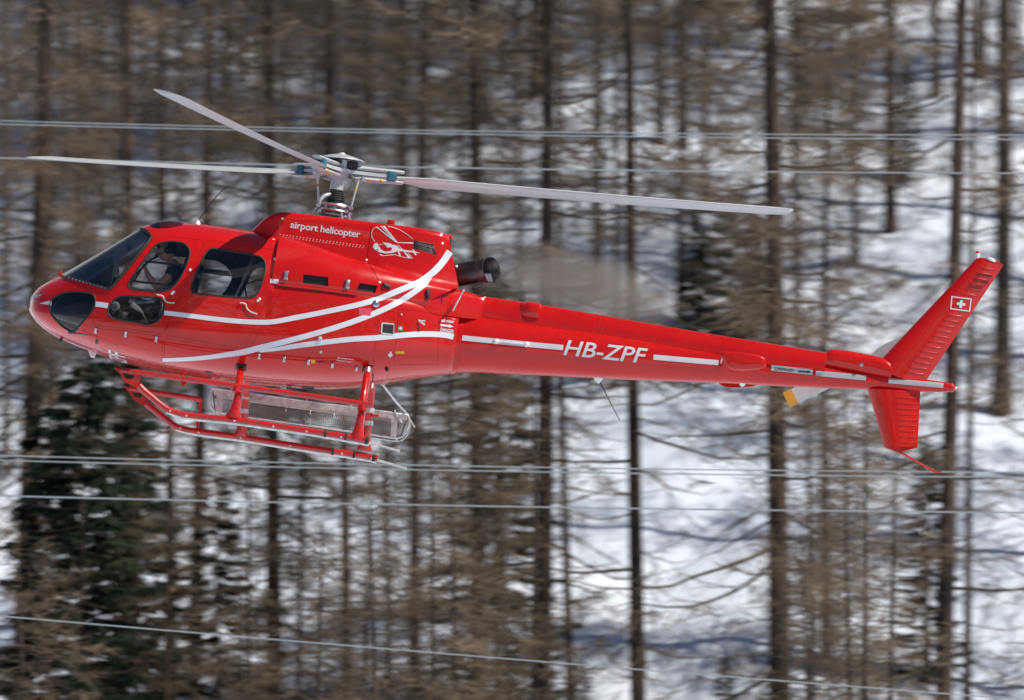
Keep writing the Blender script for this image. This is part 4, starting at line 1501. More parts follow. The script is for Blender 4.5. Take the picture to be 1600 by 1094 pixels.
def disc(name, px, py, r, mat, parent, h=0.012, **kw):
    loc, nor = hit(px, py)
    return lathe(name, [(r, -0.004), (r, h * .6), (r * .86, h), (r * .3, h * 1.25), (0.001, h * 1.3)], loc, nor, mat, parent, 20, **kw)
disc('fuel_filler_cap', 587, 475, 0.040, 'lens', heli)
disc('static_port', 500, 529, 0.024, 'pale', heli, 0.014)
disc('static_port', 501, 550, 0.017, 'metal', heli, 0.012)
disc('drain', 604, 576, 0.020, 'dark', heli, 0.03)
disc('fastener', 627, 491.5, 0.01, 'pale', heli)
loc, nor = hit(653, 501)
for k in (-1, 1):
    tube('baggage_door_handle', [tuple(loc + nor * .012), tuple(loc + nor * .014 + Vector((0.045, 0, 0.012 * k - 0.012))), tuple(loc + nor * .014 + Vector((0.075, 0, 0.022 * k - 0.018)))], 0.010, 'pale', heli, 8)
# square vent with pale frame
vq = [(597, 504.8), (615.4, 506.8), (614.2, 523.2), (595.6, 520.6)]
fr = ribbon('vent_frame', [vq[0], vq[1]], 2.0, 'pale', heli, 5, lift=0.008)
for a, b in ((1, 2), (2, 3), (3, 0)):
    ribbon('vent_frame', [vq[a], vq[b]], 2.0, 'pale' if a != 1 else 'metal', heli, 5, lift=0.008)
lay(poly_bm([vq]), 'vent_screen', 'dark', heli, 0.005)
# grille in the rear cowling
gb = bmesh.new()
gx0, gx1 = 646.5, 681
for k in range(13):
    f = k / 12
    a = np.array([647 + 29 * f, 376 + 6 * f])
    b = np.array([646 + 36 * f, 388 + 10 * f])
    pa, na = hit(*a)
    pb, nb = hit(*b)
    add_tube(gb, [tuple(pa - na * .004), tuple((pa + pb) / 2 - na * 0.004), tuple(pb - nb * .004)], 0.006, 6)
for k in range(6):
    f = k / 5
    a = np.array([647, 376]) * (1 - f) + np.array([646, 388]) * f
    b = np.array([676, 382]) * (1 - f) + np.array([682, 398]) * f
    add_tube(gb, [tuple(hit(*(a + (b - a) * s))[0] - hit(*(a + (b - a) * s))[1] * .002) for s in (0, .25, .5, .75, 1)], 0.006, 6)
new_obj('cowling_grille', bm_mesh(gb, 'grille'), 'steel2', heli, kind='stuff')
# small lip at the top rear of the cowling and on its roof
p = L(624, 351, -0.2)
bx = bmesh.new()
add_box(bx, L(611, 348.5, -0.15), (0.085, 0.20, 0.05), None, 0.012)
new_obj('roof_lug', bm_mesh(bx, 'lug', 40), 'red', heli)
lathe('rear_lamp_boss', [(0.035, -0.03), (0.035, 0.02), (0.022, 0.05), (0.002, 0.055)], L(700, 371, -0.18), (1, -0.2, 0.0), 'red', heli, 14)
# slanting aerial strip on the rear deck
P = [tuple(hit(*q)[0] + hit(*q)[1] * 0.010) for q in ((725, 450.5 + 3), (721, 459), (716, 469), (711, 478), (707.5, 485.5))]
tube('aerial_strip', P, 0.010, 'pale', heli, 6)
# roof hatch, aerials
def roof_z(x, y):
    return ZC(x) + (TOP(x) - ZC(x)) * max(0.0, 1 - (abs(y) / WID(x)) ** NU(x)) ** (1 / NU(x))
rr = []
for s in np.linspace(0, 1, 11):
    x = X(239, 352) + (X(289, 352) - X(239, 352)) * s
    e = math.sin(math.pi * min(max(s, 0.03), 0.97)) ** 0.35
    yy = np.linspace(-0.60, 0.60, 13) * (0.75 + 0.25 * e)
    rr.append([(x, y, roof_z(x, y) + 0.030 * e * (1 - (abs(y) / 0.62) ** 4)) for y in yy] + [(x, y, roof_z(x, y) - 0.03) for y in yy[::-1]])
new_obj('roof_window', bm_mesh(loft_bm(rr), 'roof_window', 50), 'dark_glass', heli)
lathe('aerial_base', [(0.062, -0.03), (0.055, 0.0), (0.03, 0.025), (0.022, 0.055), (0.004, 0.06)], L(308, 351.5, -0.1), ROT.transposed() @ Vector((0.05, 0, 1)), 'lamp', heli, 14)
tube('whip_aerial', [tuple(L(309, 346, -.1)), tuple(L(329, 318, -.1)), tuple(L(340, 305, -.1)), tuple(L(353, 292.5, -.1))], [0.006, 0.005, 0.005, 0.004], 'dark', heli, 6)
lathe('aerial_base', [(0.055, -0.03), (0.05, 0.01), (0.025, 0.035), (0.012, 0.055)], L(935, 591.5, 0), ROT.transposed() @ Vector((0.05, 0, -1)), 'lamp', heli, 14)
tube('whip_aerial', [tuple(L(937.5, 597, 0)), tuple(L(950, 622, 0)), tuple(L(968, 656.5, 0))], [0.006, 0.005, 0.004], 'dark', heli, 6)
lathe('aerial_base', [(0.04, -0.02), (0.03, 0.015), (0.012, 0.03)], L(1160, 600, 0), ROT.transposed() @ Vector((0.1, 0, -1)), 'lamp', heli, 12)
# white blade aerial under the nose
def plate(name, pix, y, th, mat, parent, bev=0.006):
    q = [(p_.x, p_.z) for p_ in (L(a, b, y) for a, b in pix)]
    bm_ = bmesh.new()
    bm_.from_mesh(prism_mesh(q, y - th / 2, y + th / 2))
    if bev:
        bmesh.ops.bevel(bm_, geom=[e for e in bm_.edges if e.calc_length() > bev * 3], offset=bev, segments=1, affect='EDGES')
    return new_obj(name, bm_mesh(bm_, name, 30), mat, parent)
plate('blade_aerial', [(136, 540), (152, 545), (155, 551.5), (150, 553), (147.5, 560), (141.5, 558.5), (139, 551)], -0.02, 0.05, 'lamp', heli)
tube('pitot_tube', [tuple(L(76, 433.5, 0)), tuple(L(85, 429, 0)), tuple(L(93, 425, 0))], 0.010, 'metal', heli, 8)
plate('wire_cutter', [(90, 433.5), (92.5, 424), (95.5, 422), (97, 425), (97.5, 431.5)], 0, 0.03, 'red', heli)
plate('lower_wire_cutter', [(279.5, 570), (285, 568.5), (298, 577), (284, 587.5), (280.5, 587)], -0.12, 0.04, 'red', heli)
plate('lower_wire_cutter', [(281.5, 596), (294, 596), (286.5, 604.5), (284, 603)], 0.22, 0.04, 'red', heli)
plate('drain_mast', [(93.5, 530), (97, 523), (99.8, 525), (97, 533), (92.5, 534)], -0.15, 0.03, 'dark', heli, 0.003)
plate('drain_mast', [(709, 581), (713, 581), (712.5, 587), (709.5, 587)], -0.0, 0.03, 'red', heli, 0.003)
for a, b in ((151, 533.5), ):
    lay(poly_bm([[(a - 1.6, b - 3.6), (a + 2.2, b - 3.4), (a + 1.8, b + 4), (a - 2, b + 3.6)]]), 'static_vent', 'black_print', heli, 0.004)
# boom lights on the stripe
for a, b in ((775, 533.5), (823, 538.3)):
    loc, nor = hit(a, b)
    lathe('boom_light', [(0.032, -0.004), (0.032, 0.012), (0.02, 0.026), (0.002, 0.030)], loc, nor, 'lamp', heli, 14)
tube('light_cable', [tuple(hit(a, b)[0] + hit(a, b)[1] * .008) for a, b in ((779, 534), (790, 534.6), (802, 535.8), (819, 537.6))], 0.009, 'lamp', heli, 6)
loc, nor = hit(1346, 570.2)
lathe('tail_gearbox_sight', [(0.022, -0.01), (0.022, 0.012), (0.012, 0.013), (0.012, 0.02), (0.002, 0.021)], loc, nor, 'metal', heli, 14)

# ------------------------------------------------------------------ windscreen trim and cabin interior
def edge_tube(name, pix, r, mat, parent, lift=0.002, n=8, y=0.0):
    P = []
    for q in catmull(pix, n):
        loc, nor = hit(q[0], q[1], BODY, y)
        P.append(tuple(loc + nor * lift))
    return tube(name, P, r, mat, parent, 8)
edge_tube('windscreen_frame', [(236.8, 371), (227, 384), (214, 400.5), (200, 418.5), (186, 436), (172, 452)], 0.020, 'rubber', screen)
edge_tube('windscreen_frame', [(172, 452), (160, 449.4), (144, 444.6), (126, 439), (110, 434.6), (98, 432.2)], 0.014, 'rubber', screen)
edge_tube('windscreen_frame', [(236.8, 371), (232, 364), (226, 359.6), (220.5, 358.6)], 0.018, 'rubber', screen)
rivets('windscreen_screws', [((234, 376), (175, 450), 17), ((165, 450.8), (103, 433.4), 12)], 0.0095, 'pale', screen, 0.026)
cp = []
for s in np.linspace(0, 1, 14):
    px = 98 + (219 - 98) * s
    x = X(px, 432 - 73 * s)
    cp.append((x, 0, TOP(x) - 0.004))
tube('windscreen_post', cp, 0.022, 'silver', screen, 8)

def along(x):
    return TOP(x), BOT(x), ZC(x), WID(x)
# floor, glareshield, console, seats
xa, xb = X(120, 520), X(428, 520)
zf = L(250, 540, 0).z
def slab(name, x0, x1, z_, th, inset, mat, n=14):
    bm_ = bmesh.new()
    rows = []
    for s in np.linspace(0, 1, n):
        x = x0 + (x1 - x0) * s
        zc, zb, w = ZC(x), BOT(x), WID(x)
        k = min(0.98, abs((z_ - zc) / ((zc - zb) if z_ < zc else (TOP(x) - zc))))
        m = NL(x) if z_ < zc else NU(x)
        yy = max(0.05, w * (1 - k ** m) ** (1 / m) - inset)
        rows.append([(x, -yy, z_ - th), (x, yy, z_ - th), (x, yy, z_), (x, -yy, z_)])
    return new_obj(name, bm_mesh(loft_bm(rows), name, 30), mat, heli)
slab('cabin_floor', X(112, 520), xb, zf, 0.05, 0.05, 'cabin')
# glareshield
gsx = [(114, 436, .10), (124, 427, .28), (140, 418, .44), (160, 411, .54), (178, 407.6, .57), (183, 416, .56)]
rr = []
for px, py, w in gsx:
    p = L(px, py, 0)
    q = L(px, 452, 0)
    rr.append([(p.x, -w, p.z - .04), (p.x, -w * .8, p.z), (p.x, w * .8, p.z), (p.x, w, p.z - .04), (p.x, w, q.z), (p.x, -w, q.z)])
new_obj('instrument_panel', bm_mesh(loft_bm(rr), 'panel', 40), 'dark', heli)
box('centre_console', L(183, 470, 0.0), (0.30, 0.26, 0.50), 'dark', heli, Matrix.Rotation(R(-14), 3, 'Y'), 0.02)
def seat(px, py, y, name, parent, s=1.0):
    p = L(px, py, y)
    bm_ = bmesh.new()
    add_box(bm_, p + Vector((-0.22, 0, 0)), (0.48 * s, 0.46, 0.13), Matrix.Rotation(R(-6), 3, 'Y'), 0.04)
    o = new_obj(name, bm_mesh(bm_, name, 60), 'seat', parent)
    bm_ = bmesh.new()
    add_box(bm_, p + Vector((0.07, 0, 0.36)), (0.12, 0.46, 0.66), Matrix.Rotation(R(10), 3, 'Y'), 0.045)
    new_obj('backrest', bm_mesh(bm_, 'backrest', 60), 'seat', o)
    return o
pilot_y = -0.36
st = seat(270, 492, pilot_y, 'pilot_seat', heli)
seat(281, 505, 0.42, 'front_seat', heli)
# rear cabin wall and roof lining colour comes from the hull; door-frame bar across the starboard window
q1, q2 = L(296, 420.5, 0.90), L(363.5, 428.5, 0.90)
bm_ = bmesh.new()
add_box(bm_, (q1 + q2) / 2, ((q2 - q1).length, 0.02, 0.060), Matrix.Rotation(math.atan2(-(q2.z - q1.z), q2.x - q1.x), 3, 'Y'), 0.006)
new_obj('window_bar', bm_mesh(bm_, 'bar', 30), 'dark', heli)
tube('harness_cable', [tuple(L(381, 440, 0.5)), tuple(L(384, 455, 0.5)), tuple(L(386, 472, 0.5))], 0.010, 'dark', heli, 6)
tube('harness_cable', [tuple(L(380, 446, 0.55)), tuple(L(392, 441, 0.55)), tuple(L(402, 437.5, 0.55)), tuple(L(415, 438, .55))], 0.007, 'dark', heli, 6)
tube('cabin_strut', [tuple(L(368, 466, 0.3)), tuple(L(380, 440, 0.3)), tuple(L(388, 420, 0.3)), tuple(L(398, 395, .3))], 0.016, 'metal', heli, 8)
# sliding pane frame and lever inside the front door
rail('sliding_pane_frame', [(208, 439.5), (223, 416.5), (235, 404.5)], 0.011, 'dark', front_door, -0.02)
for pts in ([(206, 438), (225, 441), (262, 444.6)], [(226, 407.6), (252, 410), (288, 413.4)]):
    rail('sliding_pane_frame', pts, 0.012, 'dark', front_door, -0.02)
tube('collective_lever', [tuple(L(206, 474.5, -.62)), tuple(L(215, 482, -.62)), tuple(L(222, 488, -.62)), tuple(L(229, 501, -.62))], [0.030, 0.028, 0.014, 0.014], 'pale', heli, 8)
tube('air_hose', [tuple(L(202, 470, -.5)), tuple(L(213, 474, -.5)), tuple(L(226, 475, -.5)), tuple(L(240, 470, -.5))], 0.028, 'silver', heli, 10)
lathe('instrument_box', [(0.05, 0), (0.055, 0.03), (0.03, 0.05), (0.03, 0.01)], L(180, 479, -.55), (0, -1, 0), 'pale', heli, 16)
box('pedal_box', L(198, 494, -.5), (0.09, 0.10, 0.08), 'pale', heli, None, 0.01)
# pale lining of the windscreen corner
tube('demist_hose', [tuple(L(226, 366, -.2)), tuple(L(229, 370, -.3)), tuple(L(233, 374, -.4))], 0.012, 'pale', heli, 6)
bm_ = bmesh.new()
add_box(bm_, L(202, 389, 0.05), (0.045, 0.06, 0.06), None, 0.012)
tb = new_obj('compass', bm_mesh(bm_, 'compass', 40), 'dark', heli)
lathe('compass_glass', [(0.02, 0), (0.02, 0.012), (0.002, 0.016)], L(199.6, 389, 0.05), (-1, 0, 0), 'lens', tb, 12)

# ------------------------------------------------------------------ tail: fins, stabiliser, rotor, skid
def airfoil(c, t, n=12):
    """points (chord 0..1 -> x, half thickness)"""
    out = []
    for k in range(n + 1):
        s = 0.5 * (1 - math.cos(math.pi * k / n))
        out.append((s * c, t * (2.969 * math.sqrt(s) - 1.26 * s - 3.516 * s * s + 2.843 * s ** 3 - 1.015 * s ** 4) ))
    return out
def fin(name, l0, t0, l1, t1, th0, th1, n=16):
    """lofted fin between root chord (l0, t0) and tip chord (l1, t1), picture points"""
    a0, b0, a1, b1 = L(*l0), L(*t0), L(*l1), L(*t1)
    rr = []
    for s in np.linspace(0, 1, n):
        a, b = a0.lerp(a1, s), b0.lerp(b1, s)
        th = th0 + (th1 - th0) * s
        d = b - a
        c = d.length
        d.normalize()
        af = airfoil(c, th)
        rr.append([tuple(a + d * x + Vector((0, -y, 0))) for x, y in af] + [tuple(a + d * x + Vector((0, y, 0))) for x, y in af[-2:0:-1]])
    b_ = loft_bm(rr)
    c_ = b_.copy()
    bmesh.ops.recalc_face_normals(c_, faces=c_.faces)
    o = new_obj(name, bm_mesh(b_, name, 50), 'red', heli)
    return o, BVHTree.FromBMesh(c_)
ufin, UF = fin('tail_fin', (1363, 576), (1441, 604), (1524.5, 405), (1567.5, 415), 0.105, 0.070)
lfin, LF = fin('ventral_fin', (1355, 607.5), (1438, 612), (1381.5, 697.5), (1433.6, 699.5), 0.09, 0.065)
plate('ventral_tip', [(1381, 697), (1409, 706), (1433.4, 699.6), (1433.6, 695), (1381, 692)], 0, 0.045, 'red', lfin, 0.004)
plate('fin_cap', [(1524.5, 405), (1526.5, 402.2), (1545, 404.6), (1566, 412.6), (1567.5, 415.2), (1545, 412)], 0, 0.05, 'red', ufin, 0.006)
lathe('beacon', [(0.028, 0), (0.028, 0.055), (0.0255, 0.06)], L(1527.2, 404, 0), ROT.transposed() @ Vector((0.02, 0, 1)), 'lamp', ufin, 14)
lathe('beacon_lens', [(0.026, 0.060), (0.026, 0.072), (0.012, 0.084), (0.002, 0.085)], L(1527.2, 404, 0), ROT.transposed() @ Vector((0.02, 0, 1)), 'red', ufin, 14)
bm_ = bmesh.new()
add_lathe(bm_, [(0.058, -0.01), (0.056, 0.012), (0.035, 0.026), (0.003, 0.031)], L(1548, 406.5, 0), ROT.transposed() @ Vector((0.30, 0, 1)), 16)
new_obj('strobe_light', bm_mesh(bm_, 'strobe', 50), 'lamp', ufin)
def bead(tree_, a, b, parent, r=0.0075):
    """a pressed stiffening rib on a fin"""
    P, rads = [], []
    for s in np.linspace(0, 1, 8):
        loc, nor = hit(a[0] + (b[0] - a[0]) * s, a[1] + (b[1] - a[1]) * s, tree_, 0)
        P.append(tuple(loc + nor * 0.001))
        rads.append(r * (0.35 + 0.65 * math.sin(math.pi * (0.06 + 0.88 * s))))
    bm_ = bmesh.new()
    add_tube(bm_, P, rads, 6)
    new_obj('stiffening_rib', bm_mesh(bm_, 'rib'), 'red', parent)
for k in range(21):
    s = (k + 0.7) / 21.5
    l_ = np.array([1399, 585]) + (np.array([1526, 409]) - np.array([1399, 585])) * s
    t_ = np.array([1447, 592]) + (np.array([1566, 416]) - np.array([1447, 592])) * s
    d_ = t_ - l_
    if 0.545 < s < 0.715:
        continue
    bead(UF, l_ + d_ * 0.22, l_ + d_ * 0.90, ufin)
for k in range(9):
    s = (k + 1.1) / 10
    l_ = np.array([1389, 611]) + (np.array([1404, 700]) - np.array([1389, 611])) * s
    t_ = np.array([1437, 613]) + (np.array([1433, 698]) - np.array([1437, 613])) * s
    bead(LF, l_ + (t_ - l_) * 0.16, l_ + (t_ - l_) * 0.95, lfin)
def fin_rivets(tree_, a, b, n_, parent):
    bm_ = bmesh.new()
    for k in range(n_):
        for off in (0, 3.2):
            f = k / (n_ - 1)
            loc, nor = hit(a[0] + (b[0] - a[0]) * f + off, a[1] + (b[1] - a[1]) * f, tree_, 0)
            N_, u, v = basis(nor)
            ring = [bm_.verts.new(loc + (u * math.cos(t) + v * math.sin(t)) * 0.006) for t in (math.pi / 3 * q for q in range(6))]
            top = bm_.verts.new(loc + N_ * 0.005)
            for q in range(6):
                bm_.faces.new((ring[q], ring[(q + 1) % 6], top))
    new_obj('rivets', bm_mesh(bm_, 'rivets'), 'red', parent, kind='stuff', smooth=False)
fin_rivets(UF, (1399, 583), (1526, 416), 46, ufin)
fin_rivets(LF, (1392, 612), (1404, 698), 20, lfin)
# white cross flag on the fin
def on_fin(a, b):
    return hit(a, b, UF, 0)
fq = [(1486.6, 462.8), (1518, 466.6), (1515.2, 487), (1484.4, 483)]
def fp(u, v):
    a = np.array(fq[0]) * (1 - u) + np.array(fq[1]) * u
    b = np.array(fq[3]) * (1 - u) + np.array(fq[2]) * u
    return tuple(a * (1 - v) + b * v)
wq = 0.055
fl = lay(poly_bm([[fp(0, 0), fp(1, 0), fp(1, wq * 1.4), fp(0, wq * 1.4)], [fp(0, 1 - wq * 1.4), fp(1, 1 - wq * 1.4), fp(1, 1), fp(0, 1)], [fp(0, wq * 1.4), fp(wq, wq * 1.4), fp(wq, 1 - wq * 1.4), fp(0, 1 - wq * 1.4)], [fp(1 - wq, wq * 1.4), fp(1, wq * 1.4), fp(1, 1 - wq * 1.4), fp(1 - wq, 1 - wq * 1.4)]]), 'flag_border', 'white', ufin, 0.008, mapper=on_fin)
lay(poly_bm([[fp(.44, .22), fp(.58, .22), fp(.58, .42), fp(.72, .42), fp(.72, .60), fp(.58, .60), fp(.58, .80), fp(.44, .80), fp(.44, .60), fp(.30, .60), fp(.30, .42), fp(.44, .42)]]), 'flag_cross', 'white', ufin, 0.008, mapper=on_fin)
for (a, b), (c, d) in (((1525, 431.4), (1549, 434.6)), ((1520, 441.0), (1543.5, 444.4)), ((1512, 450.0), (1534, 453.0))):
    write({431.4: 'NO PUSH', 441.0: 'NO GRIP', 450.0: 'DANGER'}[b], (a, b), (c, d), 4.6, 'black_print', ufin, 0.02, lift=0.011, step=9, mapper=on_fin)
tube('tail_skid', [tuple(L(1382, 697.5)), tuple(L(1410, 708.5)), tuple(L(1440, 726)), tuple(L(1458, 736)), tuple(L(1463, 737.6)), tuple(L(1471, 737.2))], [0.011, 0.012, 0.012, 0.012, 0.012, 0.010], 'red', heli, 8)
# horizontal stabiliser: spans the boom, near tip ends in a plate
tip = [(1127, 551.2), (1140, 549.9), (1160, 551.2), (1180, 554.6), (1193, 558.6), (1197, 566), (1195, 574.5), (1170, 577.6), (1148, 577.4), (1135, 571.5), (1129, 561)]
q = [L(a, b, -1.26) for a, b in tip]
cen = sum(q, Vector()) / len(q)
af = []
for k in range(24):
    t = 2 * math.pi * k / 24
    cx, sz = math.cos(t), math.sin(t)
    af.append((0.232 * cx, (0.030 if sz > 0 else 0.075) * sz * (1 - 0.25 * cx)))
tilt = R(0)
rr = []
for y in (-1.255, -0.9, -0.3, 0.3, 0.9, 1.255):
    rr.append([(cen.x + a, y, cen.z + b + 0.02) for a, b in af])
bm_ = loft_bm(rr)
new_obj('horizontal_stabiliser', bm_mesh(bm_, 'stabiliser', 50), 'red', heli)
def rings_at(y, grow):
    mid = sum((Vector((p.x, 0, p.z)) for p in q), Vector()) / len(q)
    pp = [tuple(v_) for v_ in catmull([(p.x, p.z) for p in q], 4, True)]
    return [(mid.x + (a - mid.x) * grow, y, mid.z + (b - mid.z) * grow) for a, b in pp]
new_obj('stabiliser_tip', bm_mesh(loft_bm([rings_at(-1.25, 1.0), rings_at(-1.262, 1.0), rings_at(-1.275, 0.93), rings_at(-1.282, 0.80)]), 'tip', 40), 'red', heli)
new_obj('stabiliser_tip', bm_mesh(loft_bm([rings_at(1.25, 1.0), rings_at(1.262, 1.0), rings_at(1.275, 0.93), rings_at(1.282, 0.80)]), 'tip', 40), 'red', heli)
# tail rotor on the far side
hubc = L(1347, 573, 0.36)
tr = lathe('tail_rotor', [(0.05, -0.30), (0.05, -0.05), (0.085, -0.04), (0.085, 0.03), (0.05, 0.05), (0.02, 0.07)], hubc, (0, 1, 0), 'hub', heli, 18)
tdir = (L(1238, 625, 0.36) - hubc).normalized()
tperp = Vector((0, 1, 0)).cross(tdir).normalized()
for sgn in (1, -1):
    rr = []
    for s in np.linspace(0.10, 0.93, 12):
        tw = R(9 * sgn)
        cd = (tperp * math.cos(tw) + Vector((0, 1, 0)) * math.sin(tw))
        nd = cd.cross(tdir).normalized()
        ch = 0.185 if s > 0.28 else 0.10 + 0.085 * (s - 0.1) / 0.18
        af = airfoil(ch, 0.020, 8)
        c0 = hubc + tdir * s * sgn
        rr.append([tuple(c0 + cd * (x - ch * 0.35) + nd * y) for x, y in af] + [tuple(c0 + cd * (x - ch * 0.35) - nd * y) for x, y in af[-2:0:-1]])
    bl = new_obj('tail_rotor_blade', bm_mesh(loft_bm(rr), 'tail_blade', 50), 'hub', tr)
    rr2 = []
    for s in (0.83, 0.86, 0.90, 0.934):
        af = airfoil(0.192, 0.024, 8)
        c0 = hubc + tdir * s * sgn
        rr2.append([tuple(c0 + cd * (x - 0.196 * 0.35) + nd * y) for x, y in af] + [tuple(c0 + cd * (x - 0.196 * 0.35) - nd * y) for x, y in af[-2:0:-1]])
    new_obj('yellow_blade_band', bm_mesh(loft_bm(rr2), 'band', 50), 'ochre', bl)

# ------------------------------------------------------------------ exhaust
ea, eb = L(706, 432, -0.02), L(768, 420.5, -0.10)
adir = (eb - ea).normalized()
face = (adir + Vector((0, -0.62, 0))).normalized()
prof = [(0.135, 0.0), (0.140, 0.10), (0.142, 0.245)]
ex = lathe('exhaust_pipe', [(0.120, 0.0), (0.128, 0.05), (0.132, 0.30), (0.130, 0.302)], ea, adir, 'steel', heli, 28)
def pipe_end():
    bm_ = bmesh.new()
    rings = []
    u = Vector((0, 1, 0))
    u = (u - adir * u.dot(adir)).normalized()
    v = adir.cross(u)
    L_ = (eb - ea).length
    def ring(r, h, shear):
        out = []
        for k in range(32):
            t = 2 * math.pi * k / 32
            off = (u * math.cos(t) + v * math.sin(t)) * r
            out.append(bm_.verts.new(ea + adir * (h + shear * off.dot(u)) + off))
        return out
    sh = 0.55
    R_ = [ring(0.128, 0.295, 0), ring(0.134, 0.33, .2), ring(0.136, L_ - 0.03, sh), ring(0.141, L_, sh), ring(0.133, L_, sh), ring(0.126, L_ - 0.03, sh), ring(0.118, 0.30, 0)]
    for a, b in zip(R_, R_[1:]):
        for k in range(32):
            bm_.faces.new((a[k], a[(k + 1) % 32], b[(k + 1) % 32], b[k]))
    bm_.faces.new(R_[-1])
    return bm_
new_obj('exhaust_mouth', bm_mesh(pipe_end(), 'mouth', 50), 'steel2', ex)
tube('exhaust_stay', [tuple(L(737, 452, -0.16)), tuple(L(752, 443, -0.2)), tuple(L(765, 440, -0.2)), tuple(L(774, 440, -.2))], 0.012, 'steel2', ex, 8)
plate('exhaust_bracket', [(757, 428), (767, 428), (770, 440), (763, 440), (760, 436)], -0.22, 0.03, 'metal', ex, 0.003)

# ------------------------------------------------------------------ rotor head and main rotor
H0 = L(530, 267, 0)
RR = Matrix.Rotation(R(0.2), 3, 'X') @ Matrix.Rotation(R(-2.4), 3, 'Y')
rup = RR @ Vector((0, 0, 1))
mast_dir = (H0 - L(520.5, 331, 0)).normalized()
rotor = lathe('main_rotor', [(0.075, -0.30), (0.075, -0.10), (0.11, -0.09), (0.11, -0.03), (0.16, -0.02), (0.16, 0.02), (0.10, 0.03), (0.10, 0.12), (0.06, 0.14)], H0, mast_dir, 'hub', heli, 28)
lathe('rotor_cap', [(0.02, 0.142), (0.20, 0.130), (0.262, 0.118), (0.266, 0.123), (0.262, 0.130), (0.18, 0.160), (0.09, 0.182), (0.045, 0.188), (0.035, 0.205), (0.004, 0.21)], H0 + Vector((0.01, 0, 0)), rup, 'hub', rotor, 40)
boot = []
for k in range(15):
    boot.append((0.098 + 0.012 * (k % 2) - 0.003 * abs(k - 5), 0.0 + 0.013 * k))
lathe('mast_boot', boot, L(522.6, 321.5, 0), mast_dir, 'rubber', heli, 24)
lathe('mast_base', [(0.17, 0), (0.17, 0.02), (0.12, 0.03), (0.10, 0.10), (0.10, 0.13)], L(520, 338, 0), mast_dir, 'metal', heli, 28)
lathe('swashplate', [(0.10, -0.012), (0.205, -0.012), (0.215, 0.0), (0.205, 0.014), (0.10, 0.014)], L(521, 331, 0), mast_dir, 'metal', heli, 32)
lathe('swashplate', [(0.09, -0.016), (0.190, -0.016), (0.20, 0.0), (0.19, 0.018), (0.09, 0.018)], L(523.5, 322.5, 0), mast_dir, 'metal', heli, 32)
for a, b in ((497.5, 321.5), (548, 325.5), (500, 329.5), (540, 330.5), (523, 326)):
    lathe('link_joint', [(0.022, -0.03), (0.026, -0.02), (0.026, 0.02), (0.022, 0.03)], L(a, b, -0.14), (0, 1, 0), 'metal', heli, 12)
lk = tube('pitch_link', [tuple(L(498, 321, -.14)), tuple(L(496, 277, -.14))], 0.013, 'hub', rotor, 10)
tube('red_band', [tuple(L(496.6, 291, -.14)), tuple(L(496.5, 288.4, -.14))], 0.0145, 'red', lk, 10)
lk = tube('pitch_link', [tuple(L(548, 325, -.14)), tuple(L(560, 282, -.14))], 0.013, 'hub', rotor, 10)
tube('yellow_band', [tuple(L(555.6, 297, -.14)), tuple(L(556.6, 293.4, -.14))], 0.0145, 'yellow', lk, 10)
tube('pitch_link', [tuple(L(512, 324, .17)), tuple(L(520, 278, .17))], 0.013, 'hub', rotor, 10)
tube('scissor_link', [tuple(L(517, 303, -.05)), tuple(L(505, 306, -.12)), tuple(L(500, 313, -.14)), tuple(L(499, 320, -.14))], [.022, .03, .022, .016], 'hub', heli, 10)
for a, b, y in ((497, 334, -0.12), (544, 336, -0.12), (509, 336, 0.15), (533, 337, -0.2)):
    tube('servo_actuator', [tuple(L(a, b - 4, y)), tuple(L(a + 1, b + 4, y)), tuple(L(a + 2, b + 13, y))], [0.014, 0.024, 0.024], 'metal', heli, 10)

